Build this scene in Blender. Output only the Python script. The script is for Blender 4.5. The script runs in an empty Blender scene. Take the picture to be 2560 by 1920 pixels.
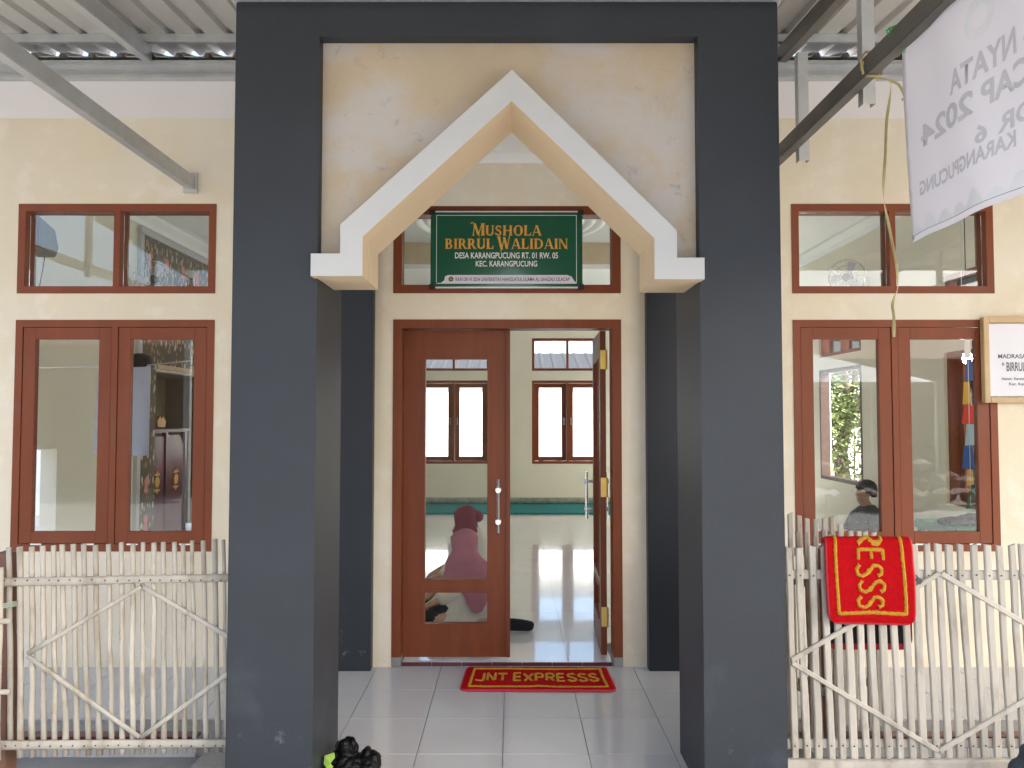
import bpy, bmesh, math, random
from mathutils import Vector, Matrix, noise
R = math.radians
random.seed(7)
scene = bpy.context.scene
COL = scene.collection

# ------------------------------------------------------------------ camera
cam_d = bpy.data.cameras.new('camera'); cam = bpy.data.objects.new('camera', cam_d); COL.objects.link(cam)
cam_d.sensor_width = 36; cam_d.lens = 27.0; cam_d.clip_start = 0.05; cam_d.clip_end = 2000
cam.location = (0, 0, 1.58); cam.rotation_euler = (R(90 + 2.297), 0, 0)
scene.camera = cam
# ------------------------------------------------------------------ sky, sun, exposure
SUN_EL, SUN_AZ = R(38), R(53)          # azimuth: from behind the camera, turned towards +X
world = bpy.data.worlds.new('World'); scene.world = world; world.use_nodes = True
wn = world.node_tree.nodes; wl = world.node_tree.links
sky = wn.new('ShaderNodeTexSky'); sky.sky_type = 'NISHITA'; sky.sun_disc = False
sky.sun_elevation = SUN_EL; sky.sun_rotation = R(180) - SUN_AZ
sky.air_density = 1.0; sky.dust_density = 3.0; sky.ozone_density = 1.0
bg = wn['Background']; bg.inputs['Strength'].default_value = 0.15
wl.new(sky.outputs[0], bg.inputs['Color'])
sun_d = bpy.data.lights.new('sun', 'SUN'); sun_d.energy = 5.0; sun_d.angle = R(2.0); sun_d.color = (1.0, .98, .95)
sun = bpy.data.objects.new('sun', sun_d); COL.objects.link(sun)
sdir = Vector((math.sin(SUN_AZ) * math.cos(SUN_EL), -math.cos(SUN_AZ) * math.cos(SUN_EL), math.sin(SUN_EL)))
sun.rotation_euler = sdir.to_track_quat('Z', 'Y').to_euler(); sun.location = (4, -6, 12)
vs = scene.view_settings
vs.view_transform = 'Standard'; vs.look = 'None'; vs.exposure = 2.15; vs.gamma = 1; vs.use_curve_mapping = False
scene.cycles.max_bounces = 10; scene.cycles.diffuse_bounces = 6; scene.cycles.transparent_max_bounces = 16
scene.cycles.sample_clamp_indirect = 6

# ------------------------------------------------------------------ materials
def nd(nt, t, **kw):
    n = nt.nodes.new(t)
    for k, v in kw.items():
        if k in n.inputs: n.inputs[k].default_value = v
        else: setattr(n, k, v)
    return n
def mat(name, col, rough=.6, metal=0, var=.08, vscale=4., bump=0., bscale=60., spec=.5, rand=0., coat=0, detail=4, stretch=None):
    """principled with cloudy tonal variation, fine relief and an optional per-object shift"""
    m = bpy.data.materials.new(name); m.use_nodes = True; nt = m.node_tree; L = nt.links
    b = nt.nodes['Principled BSDF']
    b.inputs['Roughness'].default_value = rough; b.inputs['Metallic'].default_value = metal
    b.inputs['Specular IOR Level'].default_value = spec
    if coat: b.inputs['Coat Weight'].default_value = coat
    tc = nd(nt, 'ShaderNodeTexCoord'); src = tc.outputs['Object']
    if stretch:
        mp = nd(nt, 'ShaderNodeMapping'); mp.inputs['Scale'].default_value = stretch
        L.new(src, mp.inputs['Vector']); src = mp.outputs[0]
    n1 = nd(nt, 'ShaderNodeTexNoise', Scale=vscale, Detail=detail, Roughness=.6); L.new(src, n1.inputs['Vector'])
    mr = nd(nt, 'ShaderNodeMapRange'); L.new(n1.outputs['Fac'], mr.inputs['Value'])
    mr.inputs[1].default_value = .25; mr.inputs[2].default_value = .75
    mr.inputs[3].default_value = 1 - var; mr.inputs[4].default_value = 1 + var
    val = mr.outputs[0]
    if rand:
        oi = nd(nt, 'ShaderNodeObjectInfo'); r2 = nd(nt, 'ShaderNodeMapRange'); L.new(oi.outputs['Random'], r2.inputs['Value'])
        r2.inputs[3].default_value = 1 - rand; r2.inputs[4].default_value = 1 + rand
        mm = nd(nt, 'ShaderNodeMath', operation='MULTIPLY'); L.new(val, mm.inputs[0]); L.new(r2.outputs[0], mm.inputs[1]); val = mm.outputs[0]
    vm = nd(nt, 'ShaderNodeVectorMath', operation='SCALE'); vm.inputs[0].default_value = col[:3]; L.new(val, vm.inputs['Scale'])
    L.new(vm.outputs[0], b.inputs['Base Color'])
    if bump:
        n2 = nd(nt, 'ShaderNodeTexNoise', Scale=bscale, Detail=3); L.new(src, n2.inputs['Vector'])
        bp = nd(nt, 'ShaderNodeBump', Strength=bump, Distance=.01); L.new(n2.outputs['Fac'], bp.inputs['Height']); L.new(bp.outputs[0], b.inputs['Normal'])
    return m
def overlay(m, col, scale, lo, hi, amount=1., zmin=None, zmax=None, stretch=None, dist=0):
    """irregular stains of another colour laid over the base colour of material m"""
    nt = m.node_tree; L = nt.links; b = nt.nodes['Principled BSDF']; sock = b.inputs['Base Color'].links[0].from_socket
    tc = nd(nt, 'ShaderNodeTexCoord'); src = tc.outputs['Object']
    if stretch:
        mp = nd(nt, 'ShaderNodeMapping'); mp.inputs['Scale'].default_value = stretch; L.new(src, mp.inputs['Vector']); src = mp.outputs[0]
    n = nd(nt, 'ShaderNodeTexNoise', Scale=scale, Detail=6, Roughness=.62, Distortion=dist); L.new(src, n.inputs['Vector'])
    mr = nd(nt, 'ShaderNodeMapRange', interpolation_type='SMOOTHSTEP'); L.new(n.outputs['Fac'], mr.inputs['Value'])
    mr.inputs[1].default_value = lo; mr.inputs[2].default_value = hi; mr.inputs[3].default_value = 0; mr.inputs[4].default_value = amount
    fac = mr.outputs[0]
    if zmin is not None:
        sx = nd(nt, 'ShaderNodeSeparateXYZ'); L.new(tc.outputs['Object'], sx.inputs[0])
        zr = nd(nt, 'ShaderNodeMapRange', interpolation_type='SMOOTHSTEP'); L.new(sx.outputs[2], zr.inputs['Value'])
        zr.inputs[1].default_value = zmin; zr.inputs[2].default_value = zmax; zr.inputs[3].default_value = 1; zr.inputs[4].default_value = 0
        mm = nd(nt, 'ShaderNodeMath', operation='MULTIPLY'); L.new(fac, mm.inputs[0]); L.new(zr.outputs[0], mm.inputs[1]); fac = mm.outputs[0]
    mx = nd(nt, 'ShaderNodeMix', data_type='RGBA'); L.new(fac, mx.inputs[0]); L.new(sock, mx.inputs[6]); mx.inputs[7].default_value = (*col, 1)
    L.new(mx.outputs[2], b.inputs['Base Color'])
    return m
def glass_mat(name, tint=(.95, .97, .96), refl=1.0, ior=1.5):
    m = bpy.data.materials.new(name); m.use_nodes = True; nt = m.node_tree; L = nt.links
    nt.nodes.remove(nt.nodes['Principled BSDF']); out = nt.nodes['Material Output']
    t = nd(nt, 'ShaderNodeBsdfTransparent'); t.inputs[0].default_value = (*tint, 1)
    g = nd(nt, 'ShaderNodeBsdfGlossy'); g.inputs['Roughness'].default_value = .0; g.inputs[0].default_value = (1, 1, 1, 1)
    fr = nd(nt, 'ShaderNodeFresnel'); fr.inputs['IOR'].default_value = ior
    mu = nd(nt, 'ShaderNodeMath', operation='MULTIPLY'); mu.inputs[1].default_value = refl; mu.use_clamp = True; L.new(fr.outputs[0], mu.inputs[0])
    mx = nd(nt, 'ShaderNodeMixShader'); L.new(mu.outputs[0], mx.inputs[0]); L.new(t.outputs[0], mx.inputs[1]); L.new(g.outputs[0], mx.inputs[2])
    L.new(mx.outputs[0], out.inputs['Surface'])
    return m

M = {}
M['wall'] = overlay(overlay(mat('cream_wall_paint', (.74, .645, .485), .75, var=.05, vscale=1.6, bump=.12, bscale=45), (.76, .70, .575), 1.3, .45, .68, .85), (.68, .55, .37), 2.3, .60, .8, .4)
overlay(M['wall'], (.82, .75, .64), 5.5, .5, .68, .55)
overlay(M['wall'], (.55, .50, .43), 5, .5, .75, .5, .0, .35)
M['wall_in'] = mat('pale_hall_wall_paint', (.76, .715, .585), .7, var=.04, vscale=1.2, bump=.08, bscale=40)
M['panel'] = overlay(overlay(mat('weathered_cream_paint', (.45, .365, .26), .8, var=.06, vscale=3, bump=.12, bscale=50), (.46, .435, .415), 2.2, .42, .60, .9, dist=.5), (.24, .24, .24), 13, .60, .76, .6, dist=.3)
M['white'] = overlay(mat('white_trim_paint', (.48, .485, .485), .6, var=.03, vscale=5, bump=.06, bscale=50), (.47, .46, .44), 4, .55, .8, .5)
M['soffit_w'] = mat('white_soffit_board', (.78, .74, .72), .7, var=.03, vscale=2)
M['arch_in'] = mat('peach_reveal_paint', (.68, .53, .35), .7, var=.05, vscale=3, bump=.08)
M['grey'] = mat('slate_grey_paint', (.026, .031, .038), .50, var=.14, vscale=2.2, bump=.10, bscale=70, spec=.36)
overlay(M['grey'], (.10, .115, .135), 2.4, .50, .82, .5, .2, .95, dist=.3)
overlay(M['grey'], (.26, .27, .28), 9, .62, .76, .6, .12, .5, dist=.3)
overlay(M['grey'], (.5, .5, .5), 55, .745, .77, .8, .5, 1.6)
M['navy'] = mat('dark_navy_tone', (.006, .009, .015), .42, var=.15, vscale=3, bump=.06, bscale=70)  # right pilaster, darker and bluer than the left one
M['brown'] = mat('brown_painted_wood', (.21, .054, .020), .45, var=.13, vscale=6, bump=.10, bscale=30, stretch=(1, 1, .25), spec=.3)
overlay(M['brown'], (.205, .075, .043), 3, .5, .75, .6)
M['brown_d'] = mat('dark_brown_door_wood', (.175, .045, .016), .42, var=.15, vscale=8, bump=.12, bscale=40, stretch=(1.5, 1.5, .18), spec=.25)
M['glass'] = glass_mat('window_glass', (.97, .98, .975), 1.0)
M['glass_door'] = glass_mat('low_reflection_door_glass', (.985, .99, .985), .14)  # same glass with reflections turned down so the hall shows through
M['tile'] = overlay(mat('grey_white_ceramic_tile', (.50, .505, .505), .11, var=.03, vscale=7, bump=.02, bscale=9, rand=.03, spec=.5), (.48, .47, .45), 6, .55, .8, .35)
M['tile_in'] = mat('white_ceramic_tile', (.85, .865, .88), .13, var=.02, vscale=6, bump=.015, bscale=5, rand=.025, spec=1.0, coat=.7)
M['grout'] = mat('grout', (.30, .295, .28), .9, var=.15, vscale=20)
M['maroon_tile'] = mat('maroon_edge_tile', (.10, .018, .024), .3, var=.15, vscale=10, rand=.1)
M['concrete'] = overlay(mat('worn_concrete', (.25, .248, .24), .9, var=.18, vscale=3, bump=.4, bscale=25), (.165, .15, .13), 2, .5, .7, .6)
M['earth'] = overlay(mat('packed_earth', (.20, .19, .17), .95, var=.25, vscale=.8, bump=.5, bscale=12), (.12, .15, .06), .35, .52, .66, .8)
M['galv'] = mat('galvanised_steel', (.55, .56, .56), .42, .55, var=.10, vscale=9, bump=.03, bscale=90)
M['shadesteel'] = mat('shaded_galvanised_steel', (.14, .13, .115), .5, .3, var=.15, vscale=6)  # backlit darkness of the right truss put into its colour
M['sheet'] = overlay(mat('zinc_roof_sheet', (.55, .53, .50), .5, .25, var=.06, vscale=4, bump=.03, bscale=40), (.36, .34, .31), 5, .6, .8, .5)
M['bamboo'] = overlay(overlay(mat('whitewashed_bamboo', (.43, .395, .33), .75, var=.2, vscale=9, bump=.25, bscale=60, stretch=(1, 1, .3), rand=.12), (.29, .24, .17), 14, .50, .70, .8, stretch=(1, 1, .35)), (.28, .24, .19), 24, .68, .76, .6)
M['lath'] = overlay(mat('whitewashed_lath', (.45, .415, .35), .8, var=.18, vscale=8, bump=.3, bscale=50, stretch=(1, 1, .25), rand=.12), (.27, .235, .19), 12, .50, .72, .75, stretch=(1, 1, .3))
M['oldlath'] = overlay(mat('weathered_grey_lath', (.36, .30, .24), .85, var=.2, vscale=8, bump=.3, bscale=50, rand=.2), (.20, .17, .14), 12, .5, .72, .7)
M['post'] = mat('red_brown_wood', (.20, .10, .07), .7, var=.25, vscale=10, bump=.3, bscale=40, stretch=(1, 1, .2))
M['nail'] = mat('rusty_nail', (.05, .04, .035), .6)
M['red'] = mat('red_pile', (.46, .004, .008), .95, var=.16, vscale=60, bump=.7, bscale=420, spec=.1)
M['yellow'] = mat('yellow_pile', (.56, .30, .035), .95, var=.2, vscale=70, bump=.7, bscale=420, spec=.1)
M['redtrim'] = mat('red_binding', (.50, .03, .045), .8, var=.12, vscale=40, bump=.3, bscale=200)
M['black_back'] = mat('black_mat_backing', (.018, .017, .018), .9, var=.3, vscale=90, bump=.5, bscale=300)
M['black'] = mat('black_plastic_film', (.003, .003, .0035), .42, var=.3, vscale=20, bump=.3, bscale=35, spec=.16)
M['lime'] = mat('lime_green_wrapper', (.30, .48, .08), .45, var=.15, vscale=30)
M['chrome'] = mat('brushed_stainless', (.62, .61, .60), .22, 1.0, var=.03)
M['brass'] = mat('brass', (.62, .42, .13), .3, 1.0, var=.1, vscale=30)
M['sign_g'] = mat('green_acrylic', (.010, .085, .045), .22, var=.08, vscale=3, coat=.3)
M['sign_w'] = mat('white_print', (.72, .72, .70), .4, var=.02)
M['sign_lil'] = mat('pale_lilac_print', (.62, .58, .66), .4, var=.02)
M['sign_dk'] = mat('charcoal_print', (.05, .05, .06), .5, var=.02)
M['gold'] = mat('gold_print', (.62, .33, .05), .4, var=.22, vscale=26)
M['gold_dk'] = mat('gold_outline_print', (.16, .09, .02), .4, var=.1)
M['blackp'] = mat('black_plastic', (.012, .012, .012), .4)
M['alu'] = mat('white_aluminium', (.7, .7, .7), .35, .3)
M['pine'] = mat('pale_pine', (.55, .38, .20), .5, var=.12, vscale=10, bump=.1, bscale=50)
M['paper'] = mat('white_board_face', (.74, .73, .78), .5, var=.02)
M['ink'] = mat('grey_ink', (.12, .12, .14), .6)
M['raffia'] = mat('yellow_green_raffia', (.33, .28, .13), .6, var=.2, vscale=30)
M['greencord'] = mat('green_cord', (.02, .42, .09), .5, var=.15)
M['ceil'] = mat('white_gypsum', (.84, .84, .82), .75, var=.02)
M['ceil_g'] = mat('grey_white_gypsum', (.60, .60, .57), .75, var=.03)
M['carpet'] = overlay(mat('teal_prayer_carpet', (.015, .21, .22), .95, var=.2, vscale=20, bump=.4, bscale=200), (.05, .42, .40), 30, .55, .65, .6)
M['skin'] = mat('skin', (.42, .24, .15), .55, var=.08, vscale=15)
M['mauve'] = mat('mauve_cloth', (.33, .115, .145), .9, var=.12, vscale=9, bump=.2, bscale=250)
M['maroon'] = mat('maroon_cloth', (.15, .010, .026), .9, var=.14, vscale=9, bump=.2, bscale=250)
M['cream'] = mat('cream_cloth', (.52, .49, .41), .9, var=.08, vscale=7, bump=.25, bscale=200)
M['sock'] = mat('black_sock', (.010, .010, .013), .9, var=.3, vscale=40, bump=.3, bscale=200)
M['shirt'] = overlay(mat('grey_patterned_shirt', (.075, .078, .08), .9, var=.25, vscale=14, bump=.2, bscale=150), (.22, .22, .22), 38, .58, .64, .8)
M['hair'] = mat('black_hair', (.008, .007, .007), .6, var=.3, vscale=40, bump=.4, bscale=120)
M['bluecloth'] = mat('pale_blue_cloth', (.50, .53, .62), .85, var=.06, vscale=7, bump=.2, bscale=120)
M['plaster_w'] = mat('sunlit_white_render', (.86, .85, .83), .8, var=.04, vscale=2)
M['asb'] = mat('grey_fibre_cement', (.028, .030, .035), .9, var=.15, vscale=5, bump=.2, bscale=20)
M['rooftile'] = mat('clay_roof_tile', (.24, .10, .06), .8, var=.2, vscale=3, bump=.3, bscale=8)
M['stone'] = overlay(mat('grey_brown_stone', (.28, .24, .20), .9, var=.25, vscale=5, bump=.5, bscale=14, rand=.25), (.14, .12, .10), 4, .5, .7, .6)
M['bark'] = mat('bark', (.13, .10, .07), .95, var=.3, vscale=10, bump=.6, bscale=25)
M['tarp'] = mat('white_tarpaulin', (.75, .75, .75), .6, var=.03)
M['darkwood'] = mat('dark_wood', (.05, .025, .018), .5, var=.2, vscale=8)
M['maroon_w'] = mat('maroon_lacquer', (.10, .012, .022), .3, var=.25, vscale=4)
M['olive'] = mat('olive_niche_paint', (.20, .17, .09), .8, var=.08, vscale=3)
M['pink'] = mat('pink_print', (.62, .22, .19), .7, var=.1)
M['speaker'] = mat('charcoal_speaker_grille', (.15, .125, .10), .7, var=.15, vscale=30, bump=.2, bscale=300)
M['greenbox'] = mat('green_plastic', (.012, .16, .06), .45, var=.1)
M['charcoal_knit'] = mat('charcoal_knit_cloth', (.045, .055, .065), .95, var=.3, vscale=25, bump=.6, bscale=160)
def leaf_mat(name, c):
    m = mat(name, c, .55, var=.35, vscale=2.5, spec=.3); b = m.node_tree.nodes['Principled BSDF']
    b.inputs['Transmission Weight'].default_value = 0; return m
M['leaf'] = leaf_mat('green_leaf', (.06, .13, .025)); M['leaf2'] = leaf_mat('light_green_leaf', (.17, .21, .09))
for k in ('red', 'blue', 'yellow', 'white', 'lightblue', 'green'):
    M['flag_' + k] = mat(k + '_flag_cloth', dict(red=(.6, .03, .01), blue=(.02, .09, .35), yellow=(.65, .36, .02), white=(.7, .72, .78), lightblue=(.35, .5, .62), green=(.01, .17, .10))[k], .7, var=.06)
def banner_mat():
    m = mat('white_vinyl_banner_back', (.87, .865, .90), .55, var=.03, vscale=3, bump=.05, bscale=8); nt = m.node_tree; L = nt.links
    b = nt.nodes['Principled BSDF']; tr = nd(nt, 'ShaderNodeBsdfTranslucent'); tr.inputs[0].default_value = (.85, .83, .90, 1)
    mx = nd(nt, 'ShaderNodeMixShader'); mx.inputs[0].default_value = .35
    L.new(b.outputs[0], mx.inputs[1]); L.new(tr.outputs[0], mx.inputs[2]); L.new(mx.outputs[0], nt.nodes['Material Output'].inputs['Surface'])
    return m
M['banner'] = banner_mat()
M['banner_ink'] = mat('print_showing_through', (.60, .60, .65), .55, var=.06, vscale=8)
M['banner_ink2'] = mat('pale_blue_print_showing_through', (.79, .805, .85), .55, var=.08, vscale=8)
def batik_mat():
    m = bpy.data.materials.new('batik_print'); m.use_nodes = True; nt = m.node_tree; L = nt.links; b = nt.nodes['Principled BSDF']
    b.inputs['Roughness'].default_value = .8
    tc = nd(nt, 'ShaderNodeTexCoord'); mp = nd(nt, 'ShaderNodeMapping'); mp.inputs['Scale'].default_value = (1, 1.5, .75); L.new(tc.outputs['Object'], mp.inputs['Vector'])
    v = nd(nt, 'ShaderNodeTexVoronoi', Scale=14, Randomness=.7); L.new(mp.outputs[0], v.inputs['Vector'])
    v2 = nd(nt, 'ShaderNodeTexVoronoi', Scale=5, Randomness=.25); L.new(mp.outputs[0], v2.inputs['Vector'])
    cr = nd(nt, 'ShaderNodeValToRGB'); L.new(v.outputs['Distance'], cr.inputs[0])
    e = cr.color_ramp.elements; e[0].position = .22; e[0].color = (.45, .33, .18, 1); e[1].position = .42; e[1].color = (.12, .095, .065, 1)
    cr2 = nd(nt, 'ShaderNodeValToRGB'); L.new(v2.outputs['Distance'], cr2.inputs[0])
    e = cr2.color_ramp.elements; e[0].position = .14; e[0].color = (1, 1, 1, 1); e[1].position = .17; e[1].color = (0, 0, 0, 1)
    mx = nd(nt, 'ShaderNodeMix', data_type='RGBA'); L.new(cr2.outputs[0], mx.inputs[0]); L.new(cr.outputs[0], mx.inputs[6]); mx.inputs[7].default_value = (.5, .48, .42, 1)
    L.new(mx.outputs[2], b.inputs['Base Color']); return m
M['batik'] = batik_mat()
def brick_mat():
    m = bpy.data.materials.new('red_brickwork'); m.use_nodes = True; nt = m.node_tree; L = nt.links; b = nt.nodes['Principled BSDF']
    b.inputs['Roughness'].default_value = .9
    tc = nd(nt, 'ShaderNodeTexCoord'); mp = nd(nt, 'ShaderNodeMapping'); mp.inputs['Rotation'].default_value = (R(90), 0, 0); L.new(tc.outputs['Object'], mp.inputs['Vector'])
    br = nd(nt, 'ShaderNodeTexBrick', Scale=4); L.new(mp.outputs[0], br.inputs['Vector'])
    br.inputs['Color1'].default_value = (.30, .11, .07, 1); br.inputs['Color2'].default_value = (.22, .08, .06, 1); br.inputs['Mortar'].default_value = (.36, .33, .29, 1)
    L.new(br.outputs[0], b.inputs['Base Color']); return m
M['brick'] = brick_mat()

# ------------------------------------------------------------------ mesh helpers
class MB:
    def __init__(s): s.v = []; s.f = []; s.mi = []
    def add(s, vs, fs, mi=0):
        o = len(s.v); s.v += [tuple(p) for p in vs]; s.f += [tuple(i + o for i in f) for f in fs]; s.mi += [mi] * len(fs); return s
    def box(s, x0, x1, y0, y1, z0, z1, mi=0):
        return s.add([(x0, y0, z0), (x1, y0, z0), (x1, y1, z0), (x0, y1, z0), (x0, y0, z1), (x1, y0, z1), (x1, y1, z1), (x0, y1, z1)],
                     [(0, 3, 2, 1), (4, 5, 6, 7), (0, 1, 5, 4), (1, 2, 6, 5), (2, 3, 7, 6), (3, 0, 4, 7)], mi)
    def tube(s, path, rad, n=8, mi=0, squash=1.0, phase=0., up=(0, 0, 1)):
        P = [Vector(p) for p in path]; rings = []
        rad = rad if isinstance(rad, (list, tuple)) else [rad] * len(P)
        vv = []; ff = []
        for i, p in enumerate(P):
            d = (P[min(i + 1, len(P) - 1)] - P[max(i - 1, 0)]).normalized()
            u = Vector(up)
            if abs(d.dot(u)) > .95: u = Vector((0, 1, 0))
            a = d.cross(u).normalized(); b = a.cross(d).normalized()
            for k in range(n):
                t = 2 * math.pi * k / n + phase
                vv.append(p + a * math.cos(t) * rad[i] + b * math.sin(t) * rad[i] * squash)
        for i in range(len(P) - 1):
            for k in range(n):
                ff.append((i * n + k, i * n + (k + 1) % n, (i + 1) * n + (k + 1) % n, (i + 1) * n + k))
        ff.append(tuple(range(n - 1, -1, -1))); ff.append(tuple((len(P) - 1) * n + k for k in range(n)))
        return s.add(vv, ff, mi)
    def bar(s, a, b, w, h, mi=0, up=(0, 0, 1)):
        A, B = Vector(a), Vector(b); d = (B - A).normalized(); u = Vector(up)
        if abs(d.dot(u)) > .97: u = Vector((0, 1, 0))
        x = d.cross(u).normalized() * w / 2; z = x.cross(d).normalized() * h / 2
        v = [A - x - z, A + x - z, A + x + z, A - x + z, B - x - z, B + x - z, B + x + z, B - x + z]
        return s.add(v, [(0, 1, 2, 3), (7, 6, 5, 4), (0, 4, 5, 1), (1, 5, 6, 2), (2, 6, 7, 3), (3, 7, 4, 0)], mi)
    def prism(s, poly, a, b, axis='y', mi=0, side=None):
        """polygon in the two other axes extruded from a to b along axis; side = material index (or list) of the side faces"""
        n = len(poly)
        def P(u, v, t): return {'y': (u, t, v), 'x': (t, u, v), 'z': (u, v, t)}[axis]
        vs = [P(u, v, a) for u, v in poly] + [P(u, v, b) for u, v in poly]
        s.add(vs, [tuple(range(n)), tuple(range(2 * n - 1, n - 1, -1))], mi)
        o = len(s.v) - 2 * n
        for i in range(n):
            j = (i + 1) % n; s.f.append((o + i, o + n + i, o + n + j, o + j))
            s.mi.append(mi if side is None else (side[i] if isinstance(side, list) else side))
        return s
    def lathe(s, prof, c=(0, 0, 0), n=20, axis='z', mi=0):
        vv = []; ff = []
        for r, h in prof:
            for k in range(n):
                t = 2 * math.pi * k / n; x, y = r * math.cos(t), r * math.sin(t)
                q = {'z': (x, y, h), 'y': (x, h, y), 'x': (h, x, y)}[axis]; vv.append((c[0] + q[0], c[1] + q[1], c[2] + q[2]))
        for i in range(len(prof) - 1):
            for k in range(n): ff.append((i * n + k, i * n + (k + 1) % n, (i + 1) * n + (k + 1) % n, (i + 1) * n + k))
        ff.append(tuple(range(n - 1, -1, -1))); ff.append(tuple((len(prof) - 1) * n + k for k in range(n)))
        return s.add(vv, ff, mi)
    def mesh(s, name, mats, smooth=False, bevel=0, fix=True):
        me = bpy.data.meshes.new(name); me.from_pydata(s.v, [], s.f)
        for m in (mats if isinstance(mats, (list, tuple)) else [mats]): me.materials.append(m)
        me.polygons.foreach_set('material_index', s.mi)
        bm = bmesh.new(); bm.from_mesh(me)
        if fix: bmesh.ops.recalc_face_normals(bm, faces=bm.faces)
        big = [f for f in bm.faces if len(f.verts) > 4]
        if bevel:
            es = [e for e in bm.edges if len(e.link_faces) == 2 and e.calc_face_angle(0) > .6]
            bmesh.ops.bevel(bm, geom=es, offset=bevel, segments=2, affect='EDGES', clamp_overlap=True)
            big = [f for f in bm.faces if len(f.verts) > 4]
        if big: bmesh.ops.triangulate(bm, faces=big)
        bm.to_mesh(me); bm.free()
        if smooth: me.polygons.foreach_set('use_smooth', [True] * len(me.polygons))
        me.update(); return me
    def build(s, name, mats, parent=None, smooth=False, bevel=0, fix=True):
        return put(name, s.mesh(name, mats, smooth, bevel, fix), parent)
WORLD = {}
def put(name, me, parent=None, loc=(0, 0, 0), rot=None):
    """link a mesh whose coordinates are world coordinates (plus loc) under a parent that only has a location"""
    o = bpy.data.objects.new(name, me); COL.objects.link(o); o.location = loc
    if rot: o.rotation_euler = rot
    if parent is not None:
        o.parent = parent; o.matrix_parent_inverse = WORLD.get(parent.name, Matrix()).inverted()
    else: pass
    WORLD[o.name] = Matrix.LocRotScale(Vector(loc), o.rotation_euler, None) if (any(loc) or rot) else Matrix()
    return o
def tag(o, label=None, cat=None, group=None, kind=None):
    if label: o['label'] = label
    if cat: o['category'] = cat
    if group: o['group'] = group
    if kind: o['kind'] = kind
    return o
def thing(name, label, cat, loc=(0, 0, 0), group=None):
    o = bpy.data.objects.new(name, None); COL.objects.link(o); o.location = loc; o.empty_display_size = .2
    WORLD[o.name] = Matrix.Translation(Vector(loc)); return tag(o, label, cat, group)
def box(name, m, parent, x0, x1, y0, y1, z0, z1, bevel=0):
    return MB().box(x0, x1, y0, y1, z0, z1).build(name, m, parent, bevel=bevel)
def wall_grid(b, us, vs, holes, t0, t1, axis='y', mi=0, mo=0):
    """a wall sheet with real openings: us/vs cover the wall, holes are (u0,u1,v0,v1)"""
    U = sorted(set(us) | {h[0] for h in holes} | {h[1] for h in holes}); V = sorted(set(vs) | {h[2] for h in holes} | {h[3] for h in holes})
    nu, nv = len(U) - 1, len(V) - 1
    def solid(i, j):
        if not (0 <= i < nu and 0 <= j < nv): return False
        cu, cv = (U[i] + U[i + 1]) / 2, (V[j] + V[j + 1]) / 2
        return not any(h[0] < cu < h[1] and h[2] < cv < h[3] for h in holes)
    def P(u, v, t): return (u, t, v) if axis == 'y' else (t, u, v)
    idx = {}
    def vid(i, j, k):
        key = (i, j, k)
        if key not in idx: idx[key] = len(b.v); b.v.append(P(U[i], V[j], (t0, t1)[k]))
        return idx[key]
    def face(q, m): b.f.append(tuple(vid(*a) for a in q)); b.mi.append(m)
    for i in range(nu):
        for j in range(nv):
            if not solid(i, j): continue
            face([(i, j, 0), (i + 1, j, 0), (i + 1, j + 1, 0), (i, j + 1, 0)], mi)
            face([(i, j, 1), (i, j + 1, 1), (i + 1, j + 1, 1), (i + 1, j, 1)], mo)
            if not solid(i - 1, j): face([(i, j, 0), (i, j + 1, 0), (i, j + 1, 1), (i, j, 1)], mi)
            if not solid(i + 1, j): face([(i + 1, j, 0), (i + 1, j, 1), (i + 1, j + 1, 1), (i + 1, j + 1, 0)], mi)
            if not solid(i, j - 1): face([(i, j, 0), (i, j, 1), (i + 1, j, 1), (i + 1, j, 0)], mi)
            if not solid(i, j + 1): face([(i, j + 1, 0), (i + 1, j + 1, 0), (i + 1, j + 1, 1), (i, j + 1, 1)], mi)
    return b
def ring_frame(b, u0, u1, v0, v1, w, t0, t1, axis='y', mi=0):
    P = (lambda a0, a1, c0, c1: b.box(a0, a1, t0, t1, c0, c1, mi)) if axis == 'y' else (lambda a0, a1, c0, c1: b.box(t0, t1, a0, a1, c0, c1, mi))
    P(u0, u0 + w, v0, v1); P(u1 - w, u1, v0, v1); P(u0 + w, u1 - w, v0, v0 + w); P(u0 + w, u1 - w, v1 - w, v1); return b
def noisy(me, amp, scale, seed=0):
    for v in me.vertices:
        n = noise.noise_vector(v.co * scale + Vector((seed, seed * 2.3, 0))); v.co += n * amp
    me.update()

# ------------------------------------------------------------------ setting
g = MB(); N = 24; ext = 400
g.add([(-ext, -ext, -.1), (ext, -ext, -.1), (ext, ext, -.1), (-ext, ext, -.1)], [(0, 1, 2, 3)])
tag(g.build('ground', M['earth']), kind='structure')
yard = MB().add([(-7, -9, -.094), (8, -9, -.094), (8, 3.84, -.094), (-7, 3.84, -.094)], [(0, 1, 2, 3)])
tag(yard.build('yard_paving', M['concrete']), kind='structure')
backyard = MB().add([(-12, 13.75, -.094), (12, 13.75, -.094), (12, 30, -.094), (-12, 30, -.094)], [(0, 1, 2, 3)])
M['pale'] = mat('pale_concrete_ground', (.6, .59, .56), .9, var=.1)
tag(backyard.build('rear_path', M['pale']), kind='structure')
sp_ = MB().add([(4.36, 5.0, -.094), (12, 5.0, -.094), (12, 13.74, -.094), (4.36, 13.74, -.094)], [(0, 1, 2, 3)])
tag(sp_.build('added_pale_ground', M['pale']), kind='structure')  # unseen pale ground added to bounce sunlight into the hall
sp_ = MB().add([(-7.9, 4.9, -.094), (-4.36, 4.9, -.094), (-4.36, 13.74, -.094), (-7.9, 13.74, -.094)], [(0, 1, 2, 3)])
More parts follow.
